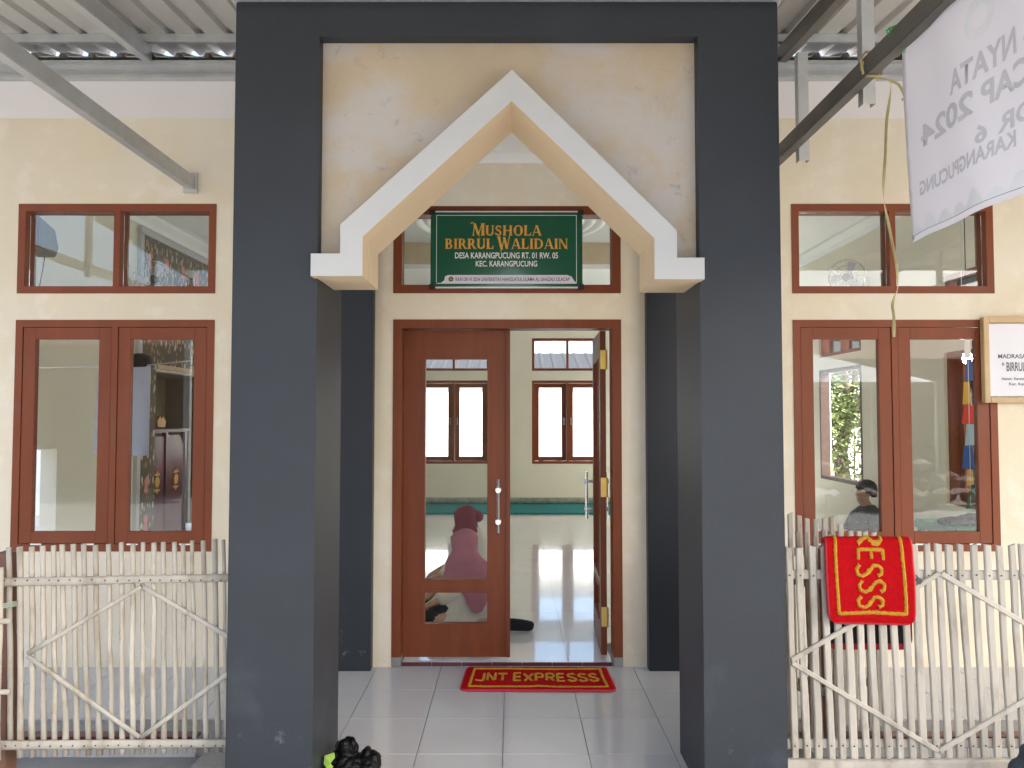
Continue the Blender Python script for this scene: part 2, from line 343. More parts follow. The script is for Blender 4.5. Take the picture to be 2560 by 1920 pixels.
tag(sp_.build('added_pale_ground', M['pale']), kind='structure')  # pale ground added to brighten the low left opening

# porch floor: slab, edge tiles, floor tiles one by one
pf = MB(); pf.box(-4.35, 4.35, 3.84, 4.88, -.11, -.010); pf.box(-1.45, 1.42, 2.9, 3.84, -.11, -.010)
porch = tag(pf.build('porch_floor', M['grout']), kind='structure')
TW, TD = .4005, .4185
tme = MB().box(.0015, TW - .0015, .0015, TD - .0015, -.010, 0).mesh('tile', M['tile'], bevel=.0012)
for i in range(-11, 11):
    for j in range(0, 5):
        x = -.0435 + i * TW; y = 4.483 - j * TD + .0
        if j >= 3 and not (-1.5 < x < 1.1): continue
        if y + TD > 4.905: continue
        if j == 2 and not (-1.5 < x < 1.1): pass
        if x + TW > 4.36 or x < -4.36: continue
        if y < 3.82 and not (-1.46 < x < 1.03): continue
        put('tile', tme, porch, (x, y, 0))
for x0, x1 in ((-4.35, -1.46), (1.43, 4.35)):
    n = int((x1 - x0) / .2)
    for k in range(n):
        box('edge_tile', M['maroon_tile'], porch, x0 + k * .2 + .002, x0 + k * .2 + .198, 3.832, 3.897, -.012, .003)
        if k % 2 == 0: box('riser_tile', M['tile'], porch, x0 + k * .2 + .002, x0 + k * .2 + .398, 3.828, 3.8395, -.098, -.013)

# ------------------------------------------------------------------ prayer house
WY, WT = 4.88, .15
XW = 4.2; YB = 13.5; CZ = 3.85
house = thing('prayer_house', 'cream prayer house with slate grey portico, pointed white arch and brown door', 'building', (-.03, 4.88, -.1))
LW = dict(x0=-3.163, x1=-1.896); RW = dict(x0=1.790, x1=3.082)
UP = (2.355, 2.932); LO = (.720, 2.185)
DOOR = (-.757, .695, -.1, 2.187); TR = (-.759, .695, 2.356, 2.917)
holes = [DOOR, TR] + [(w['x0'], w['x1'], *z) for w in (LW, RW) for z in (UP, LO)]
wb = MB(); wall_grid(wb, [-XW - .15, XW + .15], [-.1, 3.848], holes, WY, WY + WT, 'y', 0, 1)
front_wall = wb.build('front_wall', [M['wall'], M['wall_in']], house)
bx = (-1.03, .98, -3.05, 3.0)  # last two are unseen windows added for light in the hall
bh = [(c - .63, c + .63, *z) for c in bx for z in (UP, LO)]
wb = MB(); wall_grid(wb, [-XW - .15, XW + .15], [-.1, 3.848], bh, YB, YB + .15, 'y', 0, 1); wb.build('rear_wall', [M['wall_in'], M['wall']], house)
rs = (6.83, 9.85)
rh = [(c - .63, c + .63, *z) for c in rs for z in (UP, LO)] + [(5.12, 6.08, .02, 2.35), (10.85, 11.95, .02, 2.35), (12.2, 13.3, .02, 2.35)]  # the tall openings are unseen doorways added for daylight
wb = MB(); wall_grid(wb, [WY + WT, YB], [-.1, 3.848], rh, XW, XW + .15, 'x', 0, 1); wb.build('side_wall', [M['wall_in'], M['wall']], house)
lh = [(5.1, 6.0, .02, 2.35), (6.25, 7.11, .02, 1.27), (9.0, 11.3, .02, 2.1), (11.87, 13.13, *LO)]  # first opening is an unseen doorway added to brighten the hall
wb = MB(); wall_grid(wb, [WY + WT, YB], [-.1, 3.848], lh, -XW, -XW - .15, 'x', 0, 1); wb.build('side_wall', [M['wall_in'], M['wall']], house)
nb = MB()   # prayer niche behind the left wall
nb.box(-5.2, -5.1, 8.9, 11.4, 0, 2.25); nb.box(-5.1, -4.352, 8.9, 9.0, 0, 2.25); nb.box(-5.1, -4.352, 11.3, 11.4, 0, 2.25); nb.box(-5.1, -4.352, 9.0, 11.3, 2.1, 2.25)
nb.build('prayer_niche', M['olive'], house)
# hall floor
hf = MB().box(-XW, XW, WY + WT - .113, YB, -.09, .010)
hall = tag(hf.build('hall_floor', M['grout']), kind='structure')
tin = MB().box(.001, .399, .001, .399, .010, .02).mesh('tile', M['tile_in'], bevel=.0008)
rest = MB()
y = 4.918
for j in range(22):
    for i in range(-11, 11):
        x = -.0435 + i * .4
        x0, x1, y1 = max(x, -XW), min(x + .4, XW), min(y + .4, YB)
        if x1 - x0 < .02 or y1 - y < .02: continue
        if y < 5.03 and not (-.70 < x and x + .4 < .64):
            if x + .4 > -.69 and x < .62:
                rest.box(max(x, -.695) + .001, min(x + .4, .632) - .001, y, y + .399, .010, .02)
            elif y + .4 > 5.035: rest.box(x0 + .001, x1 - .001, 5.033, y1 - .001, .010, .02)
            continue
        if -1.3 < x < 1.0 and y < 9.6: put('tile', tin, hall, (x, y, 0))
        else: rest.box(x0 + .001, x1 - .001, y, y1 - .001, .010, .02)
    y += .4
tag(rest.build('far_tiles', M['tile_in'], hall), kind='stuff')
for k in range(7):
    box('threshold_tile', M['maroon_tile'], hall, -.695 + k * .19, -.695 + k * .19 + .187, 4.908, 4.9165, -.009, .0195)
for x0, x1 in ((-.757, -.70), (.638, .697)):
    f = MB().box(x0, x1, 4.874, 5.03, 0, .062); me = f.mesh('jamb_footing', M['concrete'], bevel=.004); put('jamb_footing', me, house)

# ceiling with a raised tray and rosette
cb = MB(); wall_grid(cb, [-XW, XW], [WY + WT, YB], [(-2.6, 2.6, 6.6, 11.6)], 0, 1, 'y')
cv = MB()
for f, mi in zip(cb.f, cb.mi):
    pass
cv.v = [(p[0], p[2], CZ if p[1] == 0 else CZ + .02) for p in cb.v]; cv.f = cb.f; cv.mi = cb.mi
cv.build('ceiling', M['ceil'], house)
ty = MB(); ty.box(-2.62, -2.6, 6.58, 11.62, CZ + .02, 4.2); ty.box(2.6, 2.62, 6.58, 11.62, CZ + .02, 4.2); ty.box(-2.6, 2.6, 6.58, 6.6, CZ + .02, 4.2); ty.box(-2.6, 2.6, 11.6, 11.62, CZ + .02, 4.2)
ty.build('ceiling_tray_side', mat('cream_tray_paint', (.62, .52, .36), .7), house)
box('tray_ceiling', M['ceil_g'], house, -2.62, 2.62, 6.58, 11.62, 4.2, 4.22)
for s in (-1, 1):
    co = MB(); co.prism([(s * XW, CZ - .13), (s * (XW - .03), CZ - .13), (s * (XW - .05), CZ - .08), (s * (XW - .13), CZ - .03), (s * (XW - .13), CZ - .001), (s * XW, CZ - .001)], WY + WT, YB, 'y'); co.build('wall_cornice', M['ceil'], house)
co = MB(); co.prism([(YB, CZ - .13), (YB - .03, CZ - .13), (YB - .05, CZ - .08), (YB - .13, CZ - .03), (YB - .13, CZ - .001), (YB, CZ - .001)], -XW + .13, XW - .13, 'x'); co.build('wall_cornice', M['ceil'], house)
co = MB(); ring_frame(co, -2.72, 2.72, 6.48, 11.72, .10, CZ - .05, CZ - .001, 'y')
co.v = [(p[0], p[2], p[1]) for p in co.v]; co.build('tray_moulding', M['ceil'], house)
ro = MB()
for r, w in ((1.25, .06), (1.1, .05), (.95, .05), (.8, .05), (.3, .12)):
    ro.lathe([(r - w, 4.2), (r - w * .6, 4.165), (r, 4.15), (r + w * .6, 4.165), (r + w, 4.2)], (-.02, 10.28, 0), 40)
ro.f = [f for f in ro.f if len(f) == 4]; ro.mi = ro.mi[:len(ro.f)]
ro.build('ceiling_rosette', M['ceil'], house, smooth=True)
# main roof with ribbed sheet edge
def ribbed(x0, x1, P, pitch=.184, h=.028, thick=.004):
    """trapezoidal sheet; P(x, s, dz): s=0 eave .. 1 ridge"""
    prof = []; x = x0
    while x < x1 - pitch * .2:
        for dx, dz in ((0, 0), (.60, 0), (.68, 1), (.86, 1), (.94, 0)): prof.append((x + dx * pitch, dz * h))
        x += pitch
    n = len(prof); vv = []
    for s in (0, 1):
        for t in (0, thick): vv += [P(a, s, dz + t) for a, dz in prof]
    ff = []
    for i in range(n - 1):
        ff += [(i, i + 1, 2 * n + i + 1, 2 * n + i), (n + i, 3 * n + i, 3 * n + i + 1, n + i + 1), (i, n + i, n + i + 1, i + 1), (2 * n + i, 2 * n + i + 1, 3 * n + i + 1, 3 * n + i)]
    return MB().add(vv, ff)
rf = ribbed(-5.2, 4.7, lambda x, s, dz: (x, 4.79 + s * 4.5, 3.852 + s * 1.575 + dz)); roofp = rf.build('roof', M['sheet'], house)
rf = ribbed(-5.2, 4.7, lambda x, s, dz: (x, 13.79 - s * 4.5, 3.852 + s * 1.575 + dz)); rf.build('roof', M['sheet'], house)
MB().prism([(4.9, 3.849), (9.29, 5.38), (13.6, 3.849)], -4.35, -4.30, 'x').build('gable', M['wall'], house)
MB().prism([(4.9, 3.849), (9.29, 5.38), (13.6, 3.849)], 4.30, 4.35, 'x').build('gable', M['wall'], house)
box('white_frieze', M['soffit_w'], house, -4.35, 4.35, 4.8765, 4.8795, 3.49, 3.732)
fa = MB()
fa.box(-5.2, 4.7, 4.872, 4.8795, 3.733, 3.847); fa.box(-5.2, 4.7, 4.825, 4.872, 3.733, 3.740); fa.box(-5.2, 4.7, 4.825, 4.872, 3.840, 3.847); fa.box(-5.2, 4.7, 4.825, 4.829, 3.740, 3.752)
fa.build('fascia_channel', M['galv'], house)

# windows -----------------------------------------------------------------
def brown_window(axis, t, sgn, u0, u1, upper, handles=True, name='window'):
    """fixed two-light window (upper) or pair of casements; t = face of wall, sgn = direction into the wall"""
    def ax(b, a0, a1, c0, c1, d0, d1, mi=0):
        lo, hi = sorted((t + sgn * d0, t + sgn * d1))
        return b.box(a0, a1, lo, hi, c0, c1, mi) if axis == 'y' else b.box(lo, hi, a0, a1, c0, c1, mi)
    z0, z1 = (UP if upper else LO); fw = .046; mid = (u0 + u1) / 2
    f = MB()
    for a in ((u0, u0 + fw, z0, z1), (u1 - fw, u1, z0, z1), (u0 + fw, u1 - fw, z0, z0 + fw), (u0 + fw, u1 - fw, z1 - fw, z1), (mid - .0195, mid + .0195, z0 + fw, z1 - fw)):
        ax(f, *a, -.005, .118)
    w = f.build(name, M['brown'], house)
    noisy(w.data, .0012, 3.1, u0)
    if upper:
        for a, b_ in ((u0 + fw, mid - .0195), (mid + .0195, u1 - fw)):
            ax(MB(), a + .0005, b_ - .0005, z0 + fw + .0005, z1 - fw - .0005, .045, .049).build('pane', M['glass'], w)
        return w
    for k, (a, b_) in enumerate(((u0 + fw + .003, mid - .0225), (mid + .0225, u1 - fw - .003))):
        s = MB(); sw = .079; c0, c1 = z0 + fw + .003, z1 - fw - .003; bt = .074
        for q in ((a, a + sw, c0, c1), (b_ - sw, b_, c0, c1), (a + sw, b_ - sw, c0, c0 + bt), (a + sw, b_ - sw, c1 - bt, c1)):
            ax(s, *q, .0, .04)
        s.build('sash', M['brown'], w, bevel=.002)
        ax(MB(), a + sw - .004, b_ - sw + .004, c0 + bt - .004, c1 - bt + .004, .018, .022).build('pane', M['glass'], w)
        for q in (a + .08, b_ - .15):
            ax(MB(), q, q + .07, z0 + fw - .006, z0 + fw + .004, -.008, -.001).build('hinge', M['chrome'], w)
        if handles:
            hx = b_ - .04 if k == 0 else a + .04
            h = MB(); ax(h, hx - .008, hx + .008, 1.40, 1.44, .0401, .06); ax(h, hx - .006, hx + .006, 1.42, 1.53, .055, .066); h.build('latch', M['chrome'], w)
    return w
for W_ in (LW, RW):
    for up in (True, False): brown_window('y', WY, 1, W_['x0'], W_['x1'], up)
for c in bx:
    for up in (True, False): brown_window('y', YB + .15, -1, c - .63, c + .63, up)
for c in rs:
    for up in (True, False):
        if c > 9 and not up:
            f = MB(); ring_frame(f, c - .63, c + .63, LO[0], LO[1], .046, XW - .004, XW + .118, 'x'); f.build('window', M['darkwood'], house)
        else: brown_window('x', XW + .15, -1, c - .63, c + .63, up)
brown_window('x', -XW - .15, 1, 11.87, 13.13, False)
for a, c in ((5.12, 6.08), (10.85, 11.95), (12.2, 13.3)):   # unseen open side doorways, added to let daylight into the hall
    f = MB(); f.box(XW + .02, XW + .155, a, a + .05, .02, 2.35); f.box(XW + .02, XW + .155, c - .05, c, .02, 2.35); f.box(XW + .02, XW + .155, a + .05, c - .05, 2.30, 2.35); f.build('added_door_frame', M['brown'], house)
# transom over the door
f = MB(); ring_frame(f, TR[0], TR[1], TR[2], TR[3], .054, 4.875, 4.995); tr = f.build('transom_window', M['brown_d'], house)
box('pane', M['glass_door'], tr, TR[0] + .0545, TR[1] - .0545, 4.925, 4.929, TR[2] + .0545, TR[3] - .0545)
# door: frame, two leaves
f = MB(); f.box(-.757, -.70, 4.874, 5.02, .063, 2.187); f.box(.638, .695, 4.874, 5.02, .063, 2.187); f.box(-.70, .638, 4.874, 5.02, 2.131, 2.187)
df = f.build('door_frame', M['brown_d'], house)
def leaf(to, w, name='door'):
    """leaf in its own plane: u from the hinge stile, d = depth from the outer face; to maps (u, d, z) to the scene"""
    def bx(b, u0, u1, d0, d1, z0, z1):
        v = [to(u, d, z) for z in (z0, z1) for u, d in ((u0, d0), (u1, d0), (u1, d1), (u0, d1))]
        return b.add(v, [(0, 3, 2, 1), (4, 5, 6, 7), (0, 1, 5, 4), (1, 2, 6, 5), (2, 3, 7, 6), (3, 0, 4, 7)])
    z0, z1 = .037, 2.128; gl, gr = .125, w - .127
    b = MB()
    for q in ((0, gl, z0, z1), (gr, w, z0, z1), (gl, gr, z0, .234), (gl, gr, .458, .515), (gl, gr, 1.953, z1)): bx(b, q[0], q[1], 0, .038, q[2], q[3])
    d = b.build(name, M['brown_d'], house)
    for a, c in ((.234, .458), (.515, 1.953)):
        m = MB(); t = .014
        for q in ((gl, gl + t, a, c), (gr - t, gr, a, c), (gl + t, gr - t, a, a + t), (gl + t, gr - t, c - t, c)): bx(m, q[0], q[1], -.006, .044, q[2], q[3])
        m.build('glazing_bead', M['brown_d'], d)
        bx(MB(), gl + t - .003, gr - t + .003, .017, .021, a + t - .003, c - t + .003).build('pane', M['glass_door'], d)
    hu = w - .07
    for sd in (-1, 1):
        h = MB(); dd = -.052 if sd < 0 else .090
        h.tube([to(hu, dd, .83), to(hu, dd, 1.17)], .0115, 12)
        for z in (.90, 1.10):
            h.tube([to(hu, -.001 if sd < 0 else .039, z), to(hu, dd - .016 * sd * -1 * -1 if sd > 0 else dd - .012, z)], .011, 12)
            h.tube([to(hu, -.001 if sd < 0 else .039, z), to(hu, -.008 if sd < 0 else .046, z)], .019, 14)
            h.tube([to(hu, dd + sd * .010, z), to(hu, dd + sd * .018, z)], .017, 14)
        h.build('handle', M['chrome'], d, smooth=False)
    return d
lf = leaf(lambda u, d, z: (-.698 + u, 4.962 + d, z), .680)
MB().box(-.038, -.012, 4.950, 4.961, .037, 2.128).build('cover_strip', M['brown_d'], lf, bevel=.003)
HX, HY = .612, 5.005
a_ = R(88.3)
def rmap(u, d, z):      # opened inwards, hinged on the right jamb
    return (HX - d * math.sin(a_) + u * math.cos(a_), HY + u * math.sin(a_) + d * math.cos(a_), z)
rl = leaf(lambda u, d, z: rmap(u, .038 - d, z), .640)
for z in (.28, 1.11, 1.94):
    h = MB(); h.box(HX - .036, HX - .002, 4.9995, 5.003, z - .062, z + .062); h.tube([(HX + .004, 4.998, z - .065), (HX + .004, 4.998, z + .065)], .006, 8)
    for q in range(4): h.tube([(HX - .030 + .02 * (q % 2), 4.9995, z - .045 + q * .03), (HX - .030 + .02 * (q % 2), 4.9975, z - .045 + q * .03)], .004, 8)
    h.build('hinge', M['brass'], rl)

# portico -----------------------------------------------------------------
for x0, x1 in ((-1.175, -.817), (.788, 1.131)):
    b = MB(); b.box(x0, x1, 3.20, 3.665, -.1, 3.335); me = b.mesh('column', M['grey']); bm = bmesh.new(); bm.from_mesh(me)
    ox = x0 if x0 < 0 else x1
    es = [e for e in bm.edges if abs(e.verts[0].co.z - e.verts[1].co.z) > 1 and abs(e.verts[0].co.x - ox) < 1e-4]
    bmesh.ops.bevel(bm, geom=es, offset=.007, segments=2, affect='EDGES'); bm.to_mesh(me); bm.free(); put('column', me, house)
box('lintel_beam', M['grey'], house, -.817, .788, 3.2, 3.50, 3.186, 3.335)
for x0, x1 in ((-1.175, -.93), (.90, 1.131)): box('side_beam', M['grey'], house, x0, x1, 3.665, 4.879, 3.10, 3.25)
box('porch_ceiling', M['ceil'], house, -1.175, 1.131, 3.50, 4.879, 3.252, 3.333)
co = MB(); co.prism([(4.879, 3.195), (4.865, 3.195), (4.85, 3.215), (4.81, 3.235), (4.81, 3.2515), (4.879, 3.2515)], -.925, .895, 'x'); co.build('porch_cornice', M['ceil'], house)
fl = MB(); fl.box(-1.19, 1.145, 3.17, 3.6, 3.336, 3.350); fl.box(-1.19, 1.145, 3.165, 3.171, 3.326, 3.350); fl.build('roof_flashing', M['galv'], house)
arch = [(-.616, 2.315), (-.001, 2.883), (.587, 2.308)]
pn = [(-.8165, 3.1855), (-.8165, 2.152), (-.614, 2.152), (-.614, 2.316), (-.001, 2.885), (.585, 2.309), (.585, 2.139), (.7875, 2.139), (.7875, 3.1855)]
pnl = MB(); pnl.prism(pn, 3.26, 3.50, 'y', 0, [0, 1, 1, 1, 1, 1, 1, 0, 0]); pnl.build('gable_panel', [M['panel'], M['arch_in']], house)
tri = [(-.829, 2.151), (-.829, 2.244), (-.708, 2.244), (-.708, 2.365), (0, 3.015), (.68, 2.340), (.68, 2.227), (.793, 2.227), (.793, 2.138), (.587, 2.138), (.587, 2.308), (-.001, 2.883), (-.616, 2.315), (-.616, 2.151)]
sd = [0] * 14; sd[8] = 1; sd[9] = sd[10] = sd[11] = sd[12] = 1; sd[13] = 1
tb = MB(); tb.prism(tri, 3.14, 3.262, 'y', 0, sd); tb.build('arch_trim', [M['white'], M['arch_in']], house)
box('pilaster', M['grey'], house, -1.12, -.872, 4.80, 4.879, 0, 3.194, bevel=.004)
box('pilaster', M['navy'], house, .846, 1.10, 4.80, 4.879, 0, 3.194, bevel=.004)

# ------------------------------------------------------------------ metal canopy
canopy = thing('metal_canopy', 'ribbed zinc canopy on grey steel trusses in front of the cream wall', 'canopy', (0, 3.0, 3.4))
SL = .0837
def cz(y): return 3.585 + y * SL
cs = ribbed(-4.5, 8.2, lambda x, s, dz: (x, 5.12 - s * 5.6, cz(5.12 - s * 5.6) + dz), .184, .03)  # out-of-view span shaped so its shade keeps sun off the facade
cs.build('roof_sheet', M['sheet'], canopy)
for y in (4.78, 3.1, 1.8, .5, -.3):
    p = MB(); z = cz(y) - .002
    p.box(-4.5, 8.2, y - .03, y + .03, z - .006, z - .001); p.box(-4.5, 8.2, y - .032, y - .028, z - .05, z - .006); p.box(-4.5, 8.2, y - .03, y + .0, z - .054, z - .050)
    if y > 3.2 or y < 3.0: p.build('purlin', M['galv'], canopy)
for x in (-2.06, 1.53, -4.3, 5.0, 7.9):
    a, b_ = (4.82, -.45); xr = x * 1.13 if abs(x) < 3 else x
    MB().bar((xr, a, cz(a) - .108), (xr, b_, cz(b_) - .108), .06, .10).build('rafter', M['shadesteel'] if x == 1.53 else M['galv'], canopy, bevel=.004)
    MB().bar((x, 4.879, 3.065), (x, -.45, 3.065), .055, .085).build('tie_beam', M['shadesteel'] if x == 1.53 else M['galv'], canopy, bevel=.004)
    box('wall_bracket', M['galv'], canopy, x - .045, x + .045, 4.86, 4.8795, 3.0, 3.13)
    for y in (4.12, 3.36, 2.2, .8):
        h = MB(); xx = x + .0575; zt = 3.56 if y == 4.12 else cz(y) - .055
        h.box(xx - .028, xx + .028, y - .003, y + .0, 2.96, zt); h.box(xx - .028, xx - .024, y, y + .045, 2.96, zt); h.box(xx + .024, xx + .028, y, y + .045, 2.96, zt)
        if x != -2.06: h.build('hanger', M['galv'], canopy)
for x in (-4.3, -2.06, 1.53, 5.0, 7.9):
    MB().box(x - .04, x + .04, -.42, -.34, -.1, 3.38).build('post', M['galv'], canopy, bevel=.004)

# ------------------------------------------------------------------ fences
FY = 3.42
def pole(p0, p1, r, m, parent, name, squash=1., n=10, seg=6, wob=.004, seed=0, knots=True):
    P0, P1 = Vector(p0), Vector(p1); rnd = random.Random(seed); path = []; rad = []
    L = (P1 - P0).length; k0 = rnd.random()
    for i in range(seg + 1):
        t = i / seg; q = P0.lerp(P1, t)
        if 0 < i < seg: q = q + Vector((rnd.uniform(-wob, wob), rnd.uniform(-wob, wob) * .5, rnd.uniform(-wob, wob) * .3))
        path.append(q); rad.append(r * (1.06 - .12 * t) * rnd.uniform(.95, 1.06))
    if knots:                                   # bamboo joints
        pp, rr = [], []; ks = sorted({(k0 + j * .42 / L) % 1.0 for j in range(3)})
        for i in range(seg):
            pp.append(path[i]); rr.append(rad[i])
            for k in ks:
                if i / seg < k < (i + 1) / seg and .012 < k - i / seg < 1 / seg - .012:
                    f = k * seg - i; q = path[i].lerp(path[i + 1], f); rq = rad[i] + (rad[i + 1] - rad[i]) * f; d = (path[i + 1] - path[i]).normalized() * .006
                    pp += [q - d, q, q + d]; rr += [rq, rq * 1.13, rq]
        pp.append(path[-1]); rr.append(rad[-1]); path, rad = pp, rr
    return MB().tube(path, rad, n, squash=squash).build(name, m, parent, smooth=False if squash < .6 else True)
def flatcap(o):
    for p in o.data.polygons:
        if len(p.vertices) > 4 or abs(p.normal.z) > .9: p.use_smooth = False
LF = [(-2.224, 0.994, -2.193, 0.135, 0.0109), (-2.175, 0.997, -2.149, 0.086, 0.0129), (-2.122, 0.998, -2.096, 0.087, 0.0122), (-2.074, 1.002, -2.046, 0.088, 0.0116), (-2.026, 1.003, -1.999, 0.089, 0.0109), (-1.988, 1.008, -1.951, 0.091, 0.0116), (-1.939, 1.01, -1.901, 0.092, 0.0116), (-1.893, 1.009, -1.851, 0.093, 0.0116), (-1.841, 1.005, -1.802, 0.094, 0.0122), (-1.784, 1.009, -1.748, 0.096, 0.0109), (-1.727, 1.017, -1.704, 0.097, 0.0109), (-1.675, 1.01, -1.66, 0.098, 0.0116), (-1.63, 1.017, -1.616, 0.099, 0.0097), (-1.582, 1.015, -1.569, 0.1, 0.0116), (-1.541, 1.018, -1.523, 0.102, 0.0116), (-1.492, 1.018, -1.471, 0.103, 0.0109), (-1.454, 1.009, -1.431, 0.104, 0.0103), (-1.414, 1.024, -1.388, 0.105, 0.009), (-1.365, 1.024, -1.336, 0.107, 0.0109), (-1.313, 1.03, -1.284, 0.108, 0.0116), (-1.276, 1.028, -1.252, 0.109, 0.0084), (-1.22, 1.028, -1.20, .109, .0105)]
fence = thing('bamboo_fence', 'whitewashed round bamboo fence with diamond braces left of the grey portico', 'fence', (-1.75, FY, -.09))
for i, (xt, zt, xb, zb, r) in enumerate(LF):
    pole((xb, FY, zb), (xt, FY, zt), r, M['bamboo'], fence, 'stake', seed=i, wob=.0035)
pole((-2.62, FY - .022, .838), (-1.176, FY - .022, .868), .0108, M['bamboo'], fence, 'rail', 1.75, seed=91, wob=.003)
pole((-2.62, FY - .022, .140), (-1.176, FY - .022, .154), .0112, M['bamboo'], fence, 'rail', 1.75, seed=92, wob=.003)
D0 = [(-1.622, .838), (-2.117, .532), (-1.617, .178), (-1.125, .54)]
for a, b_ in ((1, 0), (1, 2), (3, 0), (3, 2)):
    off = .008 if b_ == 0 else -.004
    pole((D0[a][0], FY - .019, D0[a][1] + (.004 if b_ == 0 else -.006)), (D0[b_][0] + (-.004 if a == 1 else .004), FY - .019, D0[b_][1] - (.012 if b_ == 0 else 0)), .0068, M['bamboo'], fence, 'brace', 1.6, seed=95 + a * 3 + b_, wob=.001, knots=False)
nl = MB()
for i, (xt, zt, xb, zb, r) in enumerate(LF[:21]):
    for z in (.148, .858):
        t = (z - zb) / (zt - zb); x = xb + (xt - xb) * t; nl.tube([(x, FY - .0355, z + random.uniform(-.004, .004)), (x, FY - .0310, z)], .0032, 6)
tag(nl.build('nails', M['nail'], fence), kind='stuff')
for x in (-2.60, -1.19): pole((x, FY + .02, -.1), (x, FY + .02, .95), .016, M['bamboo'], fence, 'foot_stake', seed=int(x * 10) % 50)
# next bamboo panel beyond, tied to the first one
fence2 = thing('bamboo_fence', 'narrow bamboo panel tied with green cord beside brown wooden post', 'fence', (-2.45, 3.36, -.09))
for i, (x, r) in enumerate(((-2.205, .012), (-2.275, .011), (-2.335, .011), (-2.40, .012), (-2.46, .011))):
    pole((x, 3.355, -.095 if i in (1, 4) else .1), (x - .008, 3.355, .92 + .015 * (i % 3)), r, M['bamboo'], fence2, 'stake', seed=40 + i, wob=.006)
for z in (.695, .395): pole((-2.56, 3.338, z - .01), (-2.150, 3.338, z), .0080, M['lath'], fence2, 'rail', 1.5, seed=int(z * 100), knots=False, wob=.002)
cd = MB()
for k in range(3): cd.tube([(-2.36, 3.338, .735 + k * .008), (-2.24, 3.334, .742 + k * .008), (-2.19, 3.36, .748 + k * .008), (-2.165, 3.42, .744 + k * .008)], .0035, 6)
cd.build('tie_cord', mat('pale_green_cord', (.36, .42, .33), .8, var=.2, vscale=40), fence2, smooth=True)
wp = thing('wooden_post', 'red-brown square wooden post behind the bamboo fence', 'post', (-2.28, 3.56, -.1))
b = MB(); b.box(-2.345, -2.265, 3.50, 3.58, -.1, .955); p_ = b.build('shaft', M['post'], wp, bevel=.004); noisy(p_.data, .003, 5)
box('base_block', M['concrete'], wp, -2.37, -2.24, 3.475, 3.605, -.1, -.06, bevel=.008)

RF = [(1.221, 0.994, 1.236), (1.267, 0.992, 1.29), (1.326, 1.0, 1.342), (1.377, 1.0, 1.397), (1.425, 1.005, 1.446), (1.473, 1.003, 1.496), (1.521, 1.005, 1.551), (1.57, 1.007, 1.597), (1.619, 1.005, 1.649), (1.67, 1.009, 1.7), (1.722, 1.007, 1.753), (1.777, 1.009, 1.803), (1.831, 1.011, 1.857), (1.881, 1.011, 1.91), (1.929, 1.007, 1.962), (1.978, 1.009, 2.017), (2.042, 1.007, 2.07), (2.099, 1.006, 2.127), (2.151, 1.002, 2.184), (2.208, 1.006, 2.241), (2.253, 1.009, 2.285), (2.31, 1.01, 2.335), (2.36, 1.0, 2.39)]
def lath(p0, p1, w, t, m, parent, name, seed=0, seg=5, wob=.003):
    rnd = random.Random(seed); P0, P1 = Vector(p0), Vector(p1); d = (P1 - P0).normalized()
    side = d.cross(Vector((0, 1, 0))).normalized(); vv, ff = [], []
    for i in range(seg + 1):
        q = P0.lerp(P1, i / seg) + side * rnd.uniform(-wob, wob); ww = w / 2 * rnd.uniform(.93, 1.06); cut = d * (rnd.uniform(-.006, .006) if i in (0, seg) else 0)
        for s, y, e in ((-1, -.3, .0), (-.72, -1, .0), (.72, -1, .0), (1, -.3, .0), (1, 1, 0), (-1, 1, 0)):
            vv.append(q + side * ww * s + Vector((0, y * t / 2, 0)) + cut * s)
    for i in range(seg):
        for k in range(6): ff.append((i * 6 + k, i * 6 + (k + 1) % 6, i * 6 + 6 + (k + 1) % 6, i * 6 + 6 + k))
    ff += [tuple(range(5, -1, -1)), tuple(range(seg * 6, seg * 6 + 6))]
    return MB().add(vv, ff).build(name, m, parent)
fence3 = thing('lath_fence', 'whitewashed flat lath fence with diamond braces and a red mat over it', 'fence', (1.8, FY, -.09))
for i, (xt, zt, xb) in enumerate(RF):
    lath((xb, FY, .078 + random.uniform(-.004, .004)), (xt, FY, zt), (.029 + .004 * ((i * 7) % 3) / 2), .012, M['lath'], fence3, 'stake', seed=200 + i)
lath((1.132, FY + .013, .874), (2.75, FY + .013, .872), .042, .012, M['lath'], fence3, 'rail', seed=300)
lath((1.132, FY + .013, .137), (2.75, FY + .013, .135), .042, .012, M['lath'], fence3, 'rail', seed=301)
D1 = [(1.886, .889), (1.226, .502), (1.862, .112), (2.519, .499)]
for a, b_ in ((1, 0), (1, 2), (3, 0), (3, 2)):
    lath((D1[a][0], FY - .011, D1[a][1] + (.004 if b_ == 0 else -.006)), (D1[b_][0] + (-.003 if a == 1 else .003), FY - .011, D1[b_][1] + (-.006 if b_ == 0 else .004)), .022, .009, M['lath'], fence3, 'brace', seed=310 + a * 3 + b_, wob=.001)
nl = MB()
for i, (xt, zt, xb) in enumerate(RF):
    for z in (.135, .873):
        t = (z - .08) / (zt - .08); nl.tube([(xb + (xt - xb) * t, FY - .0085, z + random.uniform(-.004, .004)), (xb + (xt - xb) * t, FY - .0055, z)], .0035, 6)
tag(nl.build('nails', M['nail'], fence3), kind='stuff')
for x in (1.165, 2.6): MB().box(x - .02, x + .02, FY + .0195, FY + .06, -.1, .93).build('foot_post', M['oldlath'], fence3)
sill = thing('timber_plank', 'long pale timber plank lying under the lath fence', 'plank', (1.8, FY, -.1))
lath((1.135, FY - .02, .056), (2.7, FY - .02, .056), .052, .03, M['lath'], sill, 'board', seed=330)
